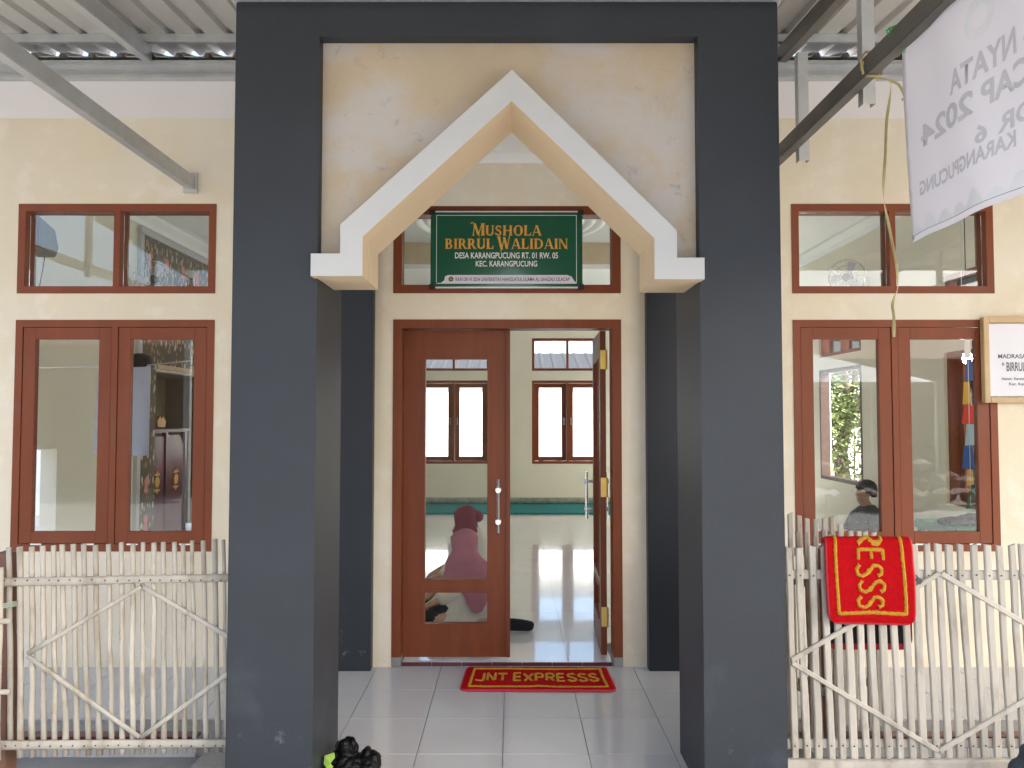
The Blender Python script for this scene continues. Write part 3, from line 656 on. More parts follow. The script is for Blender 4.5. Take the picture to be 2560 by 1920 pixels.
for x in (1.2, 1.9, 2.6): box('bearer', M['oldlath'], sill, x - .03, x + .03, FY - .05, FY + .04, -.1, .03)
# folded gate panel behind
gate = thing('bamboo_gate', 'weathered folded gate panel of uneven laths standing behind the lath fence', 'gate', (1.7, 3.9, 0))
rnd = random.Random(5)
GX = [1.385, 1.428, 1.472, 1.513, 1.556, 1.60, 1.64, 1.685, 1.735, 1.775, 1.81, 1.855]
for i, x in enumerate(GX):
    lath((x + .012, 3.96, .006), (x, 3.96, [1.06, 1.075, 1.065, 1.05, 1.045, 1.055, 1.058, 1.02, .985, .985, .982, .98][i]), .026, .011, M['lath'] if i not in (2, 6) else M['oldlath'], gate, 'stake', seed=400 + i)
for z in (.88, .22): lath((1.37, 3.974, z), (1.87, 3.974, z), .04, .012, M['oldlath'], gate, 'rail', seed=420)
gate2 = thing('bamboo_gate', 'short grey gate panel wedged between lath fence and taller gate panel', 'gate', (1.4, 3.7, 0))
for i, x in enumerate([1.30, 1.335, 1.375, 1.415, 1.455, 1.495, 1.53]):
    lath((x + .01, 3.70, .0), (x - .006, 3.70, [1.0, .99, 1.02, 1.015, 1.0, 1.03, 1.01][i]), .022, .011, M['oldlath'], gate2, 'stake', seed=440 + i)
for z in (.80, .30): lath((1.29, 3.714, z), (1.55, 3.714, z - .05), .035, .012, M['oldlath'], gate2, 'rail', seed=460)
box('hinge_post', M['post'], gate2, 1.462, 1.535, 3.735, 3.80, 0, .93)
box('hinge_post', M['post'], gate, 1.70, 1.745, 3.995, 4.04, 0, .92)

# ------------------------------------------------------------------ red pile mats
GL = dict(J=[[(.62, 1), (.62, .18), (.5, .02), (.2, .05), (.0, .12)]], N=[[(.05, 0), (.05, 1)], [(.05, 1), (.65, 0)], [(.65, 0), (.65, 1)]],
          T=[[(0, 1), (.75, 1)], [(.38, 1), (.38, 0)]], E=[[(.6, 1), (.05, 1), (.05, 0), (.6, 0)], [(.05, .5), (.55, .5)]],
          X=[[(0, 0), (.65, 1)], [(0, 1), (.65, 0)]], P=[[(.05, 0), (.05, 1), (.5, 1), (.62, .85), (.62, .65), (.5, .5), (.05, .48)]],
          R=[[(.05, 0), (.05, 1), (.5, 1), (.62, .85), (.62, .65), (.5, .5), (.05, .48)], [(.3, .5), (.65, 0)]],
          S=[[(.62, .82), (.5, .98), (.2, 1), (.04, .85), (.06, .65), (.3, .52), (.52, .42), (.64, .25), (.55, .05), (.25, 0), (.02, .15)]])
def mat_mesh(to, Lm, Wm, parent, seed, text_h, text_u, text_v0, adv):
    """pile mat: u along its length, v across; to(u, v, h) gives the place of a point h above the mat's middle surface"""
    nu, nv = 96, 44; rc = .055
    def inside(u, v):     # pull corner points onto a rounded corner
        cu = min(max(u, rc), Lm - rc); cv = min(max(v, rc), Wm - rc); d = Vector((u - cu, v - cv))
        if d.length > rc: d = d.normalized() * rc
        return cu + d.x, cv + d.y
    b = MB(); vt = {}; vb = {}
    for i in range(nu + 1):
        for j in range(nv + 1):
            u, v = inside(Lm * i / nu, Wm * j / nv)
            e = min(u, Lm - u, v, Wm - v); hh = .009 * min(1, (e / .012 + .25)) + noise.noise(Vector((u * 90, v * 90, seed))) * .0012 + noise.noise(Vector((u * 12, v * 12, seed + 5))) * .0015
            vt[i, j] = len(b.v); b.v.append(tuple(to(u, v, hh)))
    for i in range(nu + 1):
        for j in range(nv + 1):
            u, v = inside(Lm * i / nu, Wm * j / nv); vb[i, j] = len(b.v); b.v.append(tuple(to(u, v, -.004)))
    def f(q, m): b.f.append(q); b.mi.append(m)
    for i in range(nu):
        for j in range(nv):
            edge = i in (0, nu - 1) or j in (0, nv - 1)
            f((vt[i, j], vt[i + 1, j], vt[i + 1, j + 1], vt[i, j + 1]), 1 if edge else 0)
            eb = i < 3 or i > nu - 4 or j < 2 or j > nv - 3
            f((vb[i, j], vb[i, j + 1], vb[i + 1, j + 1], vb[i + 1, j]), 1 if eb else 2)
    for i in range(nu):
        for j in (0, nv): f((vt[i, j], vb[i, j], vb[i + 1, j], vt[i + 1, j]), 1)
    for j in range(nv):
        for i in (0, nu): f((vt[i, j], vb[i, j], vb[i, j + 1], vt[i, j + 1]), 1)
    b.build('pile', [M['red'], M['redtrim'], M['black_back']], parent, smooth=True)
    rnd = random.Random(seed)
    def ribbon(b, pts, w):
        P = [Vector(p) for p in pts]; out = []
        for a, c in zip(P, P[1:]):
            n = max(2, int((c - a).length / .006)); out += [a.lerp(c, k / n) for k in range(n)]
        out.append(P[-1]); n = len(out); o = len(b.v)
        for k, p in enumerate(out):
            d = (out[min(k + 1, n - 1)] - out[max(k - 1, 0)]); d = Vector((d.x, d.y)).normalized(); s = Vector((-d.y, d.x))
            for e, h in ((-1, .006), (-.8, .0125), (0, .0155), (.8, .0125), (1, .006)):
                jit = rnd.uniform(-.35, .4) if abs(e) > .9 else 0
                q = p + s * (w / 2) * (e * (1 + jit)); b.v.append(tuple(to(q.x, q.y, h + rnd.uniform(-.0015, .0015))))
        for k in range(n - 1):
            for e in range(4): b.f.append((o + k * 5 + e, o + k * 5 + e + 1, o + k * 5 + 5 + e + 1, o + k * 5 + 5 + e)); b.mi.append(0)
    bb = MB(); m = .052; wv = lambda u: .006 * math.sin(u * 21 + seed)
    ribbon(bb, [(m + .004, Wm - m + wv(0)), (.3 * Lm, Wm - m + wv(.3)), (.6 * Lm, Wm - m - .004), (Lm - m, Wm - m + .004), (Lm - m - .003, Wm * .5), (Lm - m + .004, m), (Lm * .62, m - .004), (Lm * .5, m + .010), (Lm * .45, m), (Lm * .2, m - .003), (m, m), (m, Wm * .5), (m + .004, Wm - m)], .017)
    bb.build('border_stripe', M['yellow'], parent)
    u = text_u
    for w in ('JNT', 'EXPRESSS'):
        for ch in w:
            lb = MB(); dv = rnd.uniform(-.009, .009)
            for st in GL[ch]: ribbon(lb, [(u + x * adv * 1.15, text_v0 + dv + y * text_h) for x, y in st], .0165)
            lb.build('letter', M['yellow'], parent); u += adv
        u += adv * .45
m1 = thing('doormat', 'red doormat with yellow lettering lying flat before the doorway', 'doormat', (.155, 4.65, 0))
c0, s0 = math.cos(R(-.6)), math.sin(R(-.6))
def flat(u, v, h):
    sk = .03 * (1 - v / .42) * (u / .875 - .5)
    x = u - .4375 + sk; y = v - .205
    return (.152 + x * c0 - y * s0, 4.648 + x * s0 + y * c0, .0045 + h + .003 * noise.noise(Vector((u * 5, v * 5, 3))) ** 2)
mat_mesh(flat, .875, .410, m1, 3, .125, .078, .145, .0635)
m2 = thing('doormat', 'red doormat hung over the lath fence, its lettering running downwards', 'doormat', (1.58, 3.4, 1.0))
LB, LFr, rr = .475, .345, .019      # back flap, front flap, radius over the stakes
def hung(u, v, h):
    x = 1.376 + v * .93; top = 1.0145; arc = math.pi * rr; yc = FY
    bow = .006 * math.sin(v * 9)
    if u < LB: y, z, n = yc + rr + .012 * (1 - u / LB) , top - (LB - u), (0, 1, 0)
    elif u < LB + arc:
        a = (u - LB) / rr; y, z, n = yc + math.cos(a) * rr, top + math.sin(a) * rr, (0, math.cos(a), math.sin(a))
    else:
        t = u - LB - arc; y, z, n = yc - rr - .004 - .035 * math.sin(min(1, t / .34) * 2.6) * .6, top - t, (0, -1, 0)
    sk = .018 * (1 - u / .88) if u < LB else -.010 * math.sin(min(1, max(0, (u - LB) / .37)) * 3.0) * (1 if v < .2 else .3)
    return (x + sk, y + n[1] * h + bow * (.3 if u < LB else 1), z + n[2] * h - (.012 * (v / .41) if u > LB + arc else 0) * .6)
mat_mesh(hung, LB + LFr + math.pi * rr, .410, m2, 11, .110, .048, .150, .0675)
tb = MB(); tb.bar((1.765, 3.385, .865), (1.787, 3.385, .848), .006, .022); tb.build('care_tag', M['sign_dk'], m2)

# ------------------------------------------------------------------ lettering
def fit_text(txt, x0, x1, z0, z1, y, m, parent, name='lettering', bold=.0, plane='xz', flip=1):
    cu = bpy.data.curves.new('lettering', 'FONT'); cu.body = txt; cu.size = 1; cu.offset = bold; cu.resolution_u = 3
    o = bpy.data.objects.new('tmp', cu); COL.objects.link(o); bpy.context.view_layer.update()
    me = bpy.data.meshes.new_from_object(o.evaluated_get(bpy.context.evaluated_depsgraph_get())); bpy.data.objects.remove(o)
    xs = [v.co.x for v in me.vertices]; ys = [v.co.y for v in me.vertices]; a0, a1, b0, b1 = min(xs), max(xs), min(ys), max(ys)
    for v in me.vertices:
        u = x0 + (v.co.x - a0) / (a1 - a0) * (x1 - x0); w = z0 + (v.co.y - b0) / (b1 - b0) * (z1 - z0)
        v.co = (u, y, w) if plane == 'xz' else (y, u, w)
    me.materials.clear(); me.materials.append(m); me.update()
    return put(name, me, parent)
T_, t_ = .20, .075
class Glyph:
    def __init__(s): s.p = []
    def stem(s, x, y0=0, y1=1, w=T_, lo=True, hi=True):
        h = w / 2; s.p.append([(x - h, y0), (x + h, y0), (x + h, y1), (x - h, y1)])
        for on, y, d in ((lo, y0, 1), (hi, y1, -1)):
            if on: s.p.append([(x - h - .07, y), (x + h + .07, y), (x + h, y + d * .09), (x - h, y + d * .09)])
        return s
    def diag(s, x0, y0, x1, y1, w): s.p.append([(x0 - w / 2, y0), (x0 + w / 2, y0), (x1 + w / 2, y1), (x1 - w / 2, y1)]); return s
    def barh(s, x0, x1, y, w=t_): s.p.append([(x0, y - w / 2), (x1, y - w / 2), (x1, y + w / 2), (x0, y + w / 2)]); return s
    def arc(s, cx, cy, rx, ry, a0, a1, thick=T_, thin=t_, n=14):
        for k in range(n):
            q = []
            for a in (a0 + (a1 - a0) * k / n, a0 + (a1 - a0) * (k + 1) / n):
                r = R(a); w = thin + (thick - thin) * abs(math.cos(r)) ** 1.5
                q.append(((cx + rx * math.cos(r), cy + ry * math.sin(r)), (cx + (rx - w) * math.cos(r), cy + (ry - min(w, thin * 1.2)) * math.sin(r))))
            s.p.append([q[0][0], q[1][0], q[1][1], q[0][1]])
        return s
def serif(ch):
    G = Glyph()
    if ch == 'M': G.diag(.16, 0, .26, 1, t_).diag(.26, 1, .58, .05, T_).diag(.58, .05, .88, 1, t_).stem(.95); G.arc(.08, .85, .17, .25, 20, 150, .1, .05); G.p.append([(.05, 0), (.27, 0), (.2, .06), (.12, .06)]); G.p.append([(.58, -.0), (.75, -.28), (.62, .0), (.5, .2)]); return G.p, 1.12
    if ch == 'U': G.stem(.2, .28, 1, lo=False).stem(.76, .28, 1, t_ + .02, lo=False); G.arc(.47, .3, .37, .3, 180, 360, T_, .09); return G.p, .95
    if ch == 'S': G.arc(.36, .74, .28, .26, 25, 255, .17, .08).arc(.36, .27, .30, .27, -160, 90, .17, .08); G.diag(.50, .38, .26, .62, .30); G.p.append([(.6, .98), (.63, .7), (.56, .76)]); G.p.append([(.08, .02), (.05, .32), (.13, .24)]); return G.p, .76
    if ch == 'H': G.stem(.2).stem(.82).barh(.25, .78, .5); return G.p, 1.06
    if ch == 'O': G.arc(.5, .5, .46, .52, 0, 360, T_ + .03, .07, 28); return G.p, 1.02
    if ch == 'L': G.stem(.2).barh(.2, .72, .04); G.p.append([(.66, .0), (.78, .3), (.72, .3), (.58, .08)]); return G.p, .8
    if ch == 'A': G.diag(.12, 0, .46, 1.02, t_).diag(.84, 0, .50, 1.02, T_).barh(.22, .68, .32, .06); G.p.append([(.02, 0), (.24, 0), (.17, .06), (.1, .06)]); G.p.append([(.66, 0), (1.02, 0), (.94, .07), (.74, .07)]); return G.p, 1.0
    if ch == 'B': G.stem(.2).barh(.2, .45, .965).barh(.2, .45, .52).barh(.2, .45, .035); G.arc(.42, .755, .26, .245, -90, 90).arc(.44, .26, .32, .26, -90, 90); return G.p, .86
    if ch == 'I': G.stem(.22); return G.p, .44
    if ch == 'R': G.stem(.2).barh(.2, .45, .965).barh(.2, .45, .47); G.arc(.42, .72, .28, .28, -90, 90).diag(.78, 0, .46, .48, T_); G.p.append([(.66, 0), (.95, 0), (.88, .07), (.7, .07)]); return G.p, .92
    if ch == 'W': G.diag(.32, 0, .08, 1, T_).diag(.34, 0, .56, .95, t_).diag(.76, 0, .54, .95, T_).diag(.78, 0, 1.02, 1.25, t_); G.p.append([(-.08, 1), (.26, 1), (.18, .93), (0, .93)]); G.p.append([(.98, 1.2), (1.15, 1.32), (1.05, 1.2)]); G.p.append([(.42, 0), (.22, -.28), (.3, .1)]); return G.p, 1.1
    if ch == 'D': G.stem(.2).barh(.2, .45, .965).barh(.2, .45, .035); G.arc(.42, .5, .50, .5, -90, 90); return G.p, 1.0
    if ch == 'N': G.stem(.14, w=t_).diag(.18, 1, .78, 0, T_).stem(.82, w=t_); return G.p, .98
def serif_text(txt, x0, x1, z0, z1, y, m, parent, big=(), grow=0):
    pos = 0; polys = []
    for ch in txt:
        if ch == ' ': pos += .36; continue
        pp, adv = serif(ch); k = 1.22 if (ch, round(pos, 3)) in big or (ch in 'M' or (ch == 'W')) else 1.0
        polys.append([[(pos + a * k, b * k) for a, b in p] for p in pp]); pos += adv * k + .02
    for letter in polys:
        b = MB()
        for p in letter:
            q = [(x0 + a / pos * (x1 - x0), z0 + c * (z1 - z0)) for a, c in p]
            if grow:
                cx = sum(a for a, c in q) / len(q); cz_ = sum(c for a, c in q) / len(q)
                q = [(a + math.copysign(grow, a - cx), c + math.copysign(grow, c - cz_)) for a, c in q]
            b.add([(a, y - .00002 * len(b.f), c) for a, c in q], [tuple(range(len(q)))])
        b.build('lettering', m, parent, fix=False)

# ------------------------------------------------------------------ green sign over the door
sg = thing('sign_board', 'green name sign with gold title hung over the doorway transom', 'sign', (-.035, 4.85, 2.38))
SX0, SX1, SZ0, SZ1 = -.517, .447, 2.383, 2.876
box('panel', M['sign_g'], sg, SX0 + .006, SX1 - .006, 4.842, 4.866, SZ0 + .006, SZ1 - .006, bevel=.002)
for z in (SZ1 - .008, SZ0): box('rail', M['alu'], sg, SX0 + .03, SX1 - .03, 4.838, 4.870, z, z + .008)
for x in (SX0, SX1 - .005): box('rail', M['sign_g'], sg, x, x + .005, 4.838, 4.870, SZ0 + .03, SZ1 - .03)
for x in (SX0 - .008, SX1 - .028):
    for z in (SZ0 - .006, SZ1 - .026): box('corner_cap', M['blackp'], sg, x, x + .036, 4.834, 4.872, z, z + .032, bevel=.002)
bd = MB(); BY = 4.8405; bo = (SX0 + .036, SX1 - .036, SZ0 + .036, SZ1 - .026)
for q in ((bo[0], bo[1], bo[3] - .003, bo[3]), (bo[0], bo[0] + .003, bo[2], bo[3]), (bo[1] - .003, bo[1], bo[2], bo[3])): bd.box(q[0], q[1], BY, BY + .002, q[2], q[3])
bd.build('border_line', M['sign_w'], sg)
lb = [(bo[0] + .002, 2.414), (bo[0] + .03, 2.416), (-.445 + .015, 2.432), (-.425, 2.458), (-.405, 2.466), (.352, 2.466), (.378, 2.455), (.395, 2.428), (bo[1] - .002, 2.416), (bo[1] - .002, 2.411), (bo[0] + .002, 2.411)]
MB().prism(lb, 4.8402, 4.8418, 'y').build('footer_band', M['sign_lil'], sg)
fit_text('KKN DR VI 2024 UNIVERSITAS NAHDLATUL ULAMA AL GHAZALI CILACAP', -.358, .365, 2.427, 2.451, 4.8398, M['sign_dk'], sg, bold=.012)
fit_text('DESA KARANGPUCUNG RT. 01 RW. 05', -.362, .292, 2.572, 2.611, 4.8412, M['sign_w'], sg, bold=.015)
fit_text('KEC. KARANGPUCUNG', -.230, .160, 2.520, 2.557, 4.8412, M['sign_w'], sg, bold=.015)
for mm, gr, yy in ((M['gold_dk'], .0022, 4.8408), (M['gold'], .0002, 4.8395)):
    serif_text('MUSHOLA', -.258, .190, 2.719, 2.783, yy, mm, sg, grow=gr)
    serif_text('BIRRUL WALIDAIN', -.427, .358, 2.634, 2.698, yy, mm, sg, grow=gr)
pg = [(-.387 + .018 * math.sin(R(72 * k)), 2.440 + .018 * math.cos(R(72 * k))) for k in range(5)]
em = MB(); em.prism(pg, 4.8394, 4.8402, 'y').build('emblem', mat('dark_green_print', (.02, .10, .04), .5), sg)
pg = [(-.387 + .009 * math.sin(R(36 * k)) * (1 if k % 2 else .5), 2.440 + .009 * math.cos(R(36 * k)) * (1 if k % 2 else .5)) for k in range(10)]
MB().prism(pg, 4.8388, 4.8394, 'y').build('emblem_star', M['gold'], sg)
for x in (-.25, .18):
    MB().tube([(x, 4.862, SZ1 - .002), (x, 4.866, SZ1 + .012), (x, 4.873, SZ1 + .014)], .002, 6).build('hanging_hook', M['chrome'], sg)

# ------------------------------------------------------------------ framed notice board
nbd = thing('notice_board', 'white school notice board in pale pine frame overlapping window edge', 'notice board', (3.25, 4.85, 1.656))
f = MB(); ring_frame(f, 2.978, 3.545, 1.656, 2.198, .036, 4.832, 4.872); f.build('frame', M['pine'], nbd, bevel=.003)
box('board', M['paper'], nbd, 3.018, 3.505, 4.848, 4.866, 1.696, 2.158)
for t, x0, x1, z0, z1 in (('MADRASAH DINIYAH', 3.075, 3.445, 1.936, 1.964), ('\u201c BIRRUL WALIDAIN \u201d', 3.098, 3.470, 1.855, 1.914), ('Alamat : Karangpucung RT. 01 RW. 05', 3.092, 3.44, 1.794, 1.817), ('Kec. Karangpucung', 3.139, 3.36, 1.760, 1.784)):
    fit_text(t, x0, x1, z0, z1, 4.8472, M['ink'], nbd, bold=.02)
MB().box(3.2, 3.3, 4.866, 4.879, 2.12, 2.16).build('hanging_plate', M['galv'], nbd)

# ------------------------------------------------------------------ banner under the right tie beam, seen from its back
BX = 1.552
ban = thing('vinyl_banner', 'white vinyl banner tied under the steel beam, mirrored print showing through', 'banner', (BX, 2.2, 2.25))
nu, nv = 60, 30; y0, y1 = 1.25, 2.985; bz0, bz1 = 2.252, 3.036
def bpt(y, z):
    t = (y - y0) / (y1 - y0); e = (bz1 - z) / (bz1 - bz0)
    return (BX + .010 * math.sin(t * 13 + 1.2 * e) * (.25 + e) + .006 * math.sin(t * 29 + e * 3), y + .014 * (1 - e) - .004, z - .006 * math.sin(t * 18) * (1 if e < .1 else .2))
b = MB()
for s in (0, 1):
    for i in range(nu + 1):
        for j in range(nv + 1):
            p = bpt(y0 + (y1 - y0) * i / nu, bz0 + (bz1 - bz0) * j / nv); b.v.append((p[0] + s * .0015, p[1], p[2]))
o_ = (nu + 1) * (nv + 1)
for s in (0, 1):
    for i in range(nu):
        for j in range(nv):
            a = s * o_ + i * (nv + 1) + j; b.f.append((a, a + 1, a + nv + 2, a + nv + 1)); b.mi.append(0)
for i in range(nu):
    for j in (0, nv):
        a = i * (nv + 1) + j; c = a + nv + 1; b.f.append((a, c, c + o_, a + o_)); b.mi.append(0)
for j in range(nv):
    for i in (0, nu):
        a = i * (nv + 1) + j; b.f.append((a, a + 1, a + 1 + o_, a + o_)); b.mi.append(0)
b.build('sheet', M['banner'], ban, smooth=True)
def drape(o, off=.0012):
    bm = bmesh.new(); bm.from_mesh(o.data)
    for v in bm.verts:
        p = bpt(v.co.y, v.co.z); v.co = (p[0] - off, p[1], v.co.z)
    bm.to_mesh(o.data); bm.free()
for t, ya, yb, za, zb in (('KERJA', 1.93, 2.29, 2.70, 2.785), ('NYATA', 2.325, 2.657, 2.70, 2.785), ('CILACAP', 2.02, 2.49, 2.587, 2.674), ('2024', 2.525, 2.868, 2.587, 2.674),
                          ('KKN', 2.03, 2.22, 2.474, 2.536), ('DR', 2.265, 2.42, 2.474, 2.536), ('6', 2.462, 2.518, 2.474, 2.536), ('DESA', 2.08, 2.30, 2.41, 2.465), ('KARANGPUCUNG', 2.345, 2.89, 2.41, 2.465)):
    drape(fit_text(t, ya, yb, za, zb, BX, M['banner_ink'], ban, bold=.03, plane='yz'))
for yc, zc, r in ((2.495, 2.905, .075), (2.27, 2.915, .06)):   # round emblems along the top
    lg = MB(); n = 28
    for k in range(n):
        a0_, a1_ = 2 * math.pi * k / n, 2 * math.pi * (k + 1) / n
        q = [(yc + r * s * math.cos(a), zc + r * s * math.sin(a)) for s, a in ((1, a0_), (1, a1_), (.5, a1_), (.5, a0_))]
        lg.add([(BX, *p) for p in q], [(0, 1, 2, 3)])
    drape(lg.build('emblem', M['banner_ink2'], ban, fix=False), .0012)
rnd = random.Random(3)
for k in range(9):
    cl = MB(); yc = 2.93 - k * .1; h = .03 + .03 * math.sin(k * 1.9) ** 2; n = 10
    pts = [(yc - .05 + .1 * q / n, 2.275 + h * math.sin(math.pi * q / n) + rnd.uniform(0, .004)) for q in range(n + 1)]
    for a, c in zip(pts, pts[1:]): cl.add([(BX, a[0], 2.272), (BX, c[0], 2.272), (BX, c[0], c[1]), (BX, a[0], a[1])], [(0, 1, 2, 3)])
    drape(cl.build('printed_leaf', M['banner_ink2'], ban, fix=False))
hm = MB()
for z in (bz0 + .022,):
    for i in range(nu): p, q = bpt(y0 + (y1 - y0) * i / nu, z), bpt(y0 + (y1 - y0) * (i + 1) / nu, z); hm.bar((p[0] - .001, p[1], p[2]), (q[0] - .001, q[1], q[2]), .001, .0015)
hm.build('hem_stitch', M['ink'], ban)
for y, z in ((y1 - .02, bz0 + .018), (y1 - .012, bz1 - .02), (2.0, bz1 - .02), (1.3, bz1 - .02)):
    MB().lathe([(.003, -.002), (.008, -.002), (.009, 0), (.008, .002), (.003, .002)], (bpt(y, z)[0] - .001, y, z), 12, 'x').build('eyelet', M['galv'], ban)
gc = MB()
for q in range(2): gc.tube([(BX - .002, 2.975, bz1 - .02), (BX - .04, 2.985 + q * .02, 3.06), (BX - .055, 2.99 + q * .02, 3.115), (BX - .02, 3.0, 3.13), (BX + .03, 2.99, 3.10), (BX, 2.975, 3.02)], .004, 6)
gc.build('tie_cord', M['greencord'], ban, smooth=True)

# ------------------------------------------------------------------ raffia strip hanging from the beam
rp = [(1.53, 3.20, 3.118), (1.497, 3.235, 3.07), (1.560, 3.28, 3.045), (1.648, 3.30, 3.04), (1.652, 3.30, 2.98), (1.634, 3.30, 2.864), (1.624, 3.30, 2.70), (1.613, 3.30, 2.565), (1.616, 3.30, 2.50), (1.628, 3.30, 2.433), (1.648, 3.30, 2.32), (1.664, 3.30, 2.232), (1.667, 3.30, 2.128), (1.652, 3.30, 2.09), (1.643, 3.30, 2.049), (1.648, 3.30, 2.0), (1.647, 3.30, 1.915)]
def ribbon3(path, w, twist):
    b = MB(); n = len(path); P = [Vector(p) for p in path]
    sm = []
    for i in range(n - 1):
        a, b0, c, d = P[max(i - 1, 0)], P[i], P[i + 1], P[min(i + 2, n - 1)]
        for k in range(4):
            t = k / 4; sm.append(.5 * ((2 * b0) + (c - a) * t + (2 * a - 5 * b0 + 4 * c - d) * t * t + (3 * b0 - a - 3 * c + d) * t ** 3))
    sm.append(P[-1]); n = len(sm)
    for i, p in enumerate(sm):
        d = (sm[min(i + 1, n - 1)] - sm[max(i - 1, 0)]).normalized(); s = d.cross(Vector((0, 1, 0))); s = s.normalized() if s.length > 1e-4 else Vector((1, 0, 0)); u = d.cross(s)
        a = twist * math.sin(i * .35); q = s * math.cos(a) + u * math.sin(a); r = u * math.cos(a) - s * math.sin(a)
        for e, h in ((-1, 0), (0, .0012), (1, 0), (0, -.0012)): b.v.append(tuple(p + q * w / 2 * e + r * h))
    for i in range(n - 1):
        for k in range(4): b.f.append((i * 4 + k, i * 4 + (k + 1) % 4, i * 4 + 4 + (k + 1) % 4, i * 4 + 4 + k)); b.mi.append(0)
    b.f += [(3, 2, 1, 0), tuple((n - 1) * 4 + k for k in range(4))]; b.mi += [0, 0]
    return b
rs_ = thing('raffia_strip', 'long yellow-green raffia strip dangling from the steel beam before the window', 'string', (1.53, 3.2, 3.12))
ribbon3(rp, .0125, .9).build('strip', M['raffia'], rs_)
kn = MB(); kn.tube([(1.488, 3.20, 3.022), (1.480, 3.20, 3.09), (1.50, 3.2, 3.118), (1.56, 3.2, 3.118), (1.572, 3.2, 3.06), (1.565, 3.2, 3.018), (1.50, 3.2, 3.014)], .006, 6); kn.build('knot_loop', M['raffia'], rs_, smooth=True)
ribbon3([(1.648, 3.30, 3.04), (1.69, 3.30, 3.02), (1.715, 3.30, 2.965), (1.70, 3.30, 2.955)], .012, .4).build('loose_end', M['raffia'], rs_)

# ------------------------------------------------------------------ remeshed blobs
def blob(name, parts, m, parent, voxel=.006, amp=.006, scale=20, seed=0, fine=0.0):
    """several ellipsoids (centre, radii, z rotation) fused into one skin and crumpled"""
    bm = bmesh.new()
    for c, r, rz in parts:
        T = Matrix.LocRotScale(Vector(c), Matrix.Rotation(rz, 3, 'Y').to_quaternion(), Vector(r)); bmesh.ops.create_icosphere(bm, subdivisions=3, radius=1, matrix=T)
    me = bpy.data.meshes.new(name); bm.to_mesh(me); bm.free(); o = bpy.data.objects.new('tmp', me); COL.objects.link(o)
    md = o.modifiers.new('r', 'REMESH'); md.mode = 'VOXEL'; md.voxel_size = voxel; md.use_smooth_shade = True
    bpy.context.view_layer.update(); me2 = bpy.data.meshes.new_from_object(o.evaluated_get(bpy.context.evaluated_depsgraph_get())); bpy.data.objects.remove(o)
    for v in me2.vertices:
        c = v.co; n = v.normal
        a = abs(noise.noise(c * scale + Vector((seed, 0, 0)))) * 2 - .5
        v.co = c + n * (a * amp + fine * noise.noise(c * scale * 4))
    me2.materials.clear(); me2.materials.append(m); me2.update(); me2.polygons.foreach_set('use_smooth', [True] * len(me2.polygons))
    return put(name, me2, parent)
bagt = thing('plastic_bag', 'crumpled black plastic bag on the porch tiles against the grey column', 'bag', (-.72, 3.42, 0))
blob('bag_body', [((-.72, 3.42, .055), (.085, .07, .055), 0), ((-.725, 3.42, .115), (.040, .035, .055), .1), ((-.700, 3.42, .128), (.024, .03, .045), -.1), ((-.625, 3.42, .052), (.055, .055, .050), 0), ((-.632, 3.43, .098), (.032, .028, .022), .3), ((-.602, 3.42, .068), (.028, .035, .040), -.2), ((-.775, 3.42, .06), (.035, .05, .055), .3)], M['black'], bagt, .0045, .009, 26, 2, .003)
blob('bag_knot', [((-.766, 3.45, .122), (.016, .014, .020), 0)], mat('dark_green_film', (.035, .06, .03), .4, var=.2), bagt, .004, .003, 40, 1)
wr = thing('snack_wrapper', 'lime green folded wrapper lying on black bag', 'wrapper', (-.79, 3.38, .1))
w1 = MB(); w1.add([(-.803, 3.360, .118), (-.762, 3.356, .133), (-.758, 3.352, .112), (-.777, 3.345, .090), (-.793, 3.345, .075), (-.805, 3.355, .085)], [(0, 1, 2, 3, 4, 5)]); w1.add([(-.793, 3.342, .076), (-.776, 3.340, .092), (-.764, 3.341, .078), (-.785, 3.338, .055), (-.794, 3.341, .058)], [(0, 1, 2, 3, 4)])
wo = w1.build('folded_film', M['lime'], wr); sm = wo.modifiers.new('s', 'SOLIDIFY'); sm.thickness = .004
kc = thing('knit_bundle', 'dark charcoal knitted cloth bundle in front of the lath fence', 'cloth', (2.12, 3.2, -.09))
blob('cloth_body', [((2.13, 3.2, .0), (.14, .12, .095), 0), ((2.115, 3.19, .10), (.085, .08, .10), .2), ((2.15, 3.19, .17), (.07, .07, .09), 0)], M['charcoal_knit'], kc, .008, .012, 12, 4, .003)

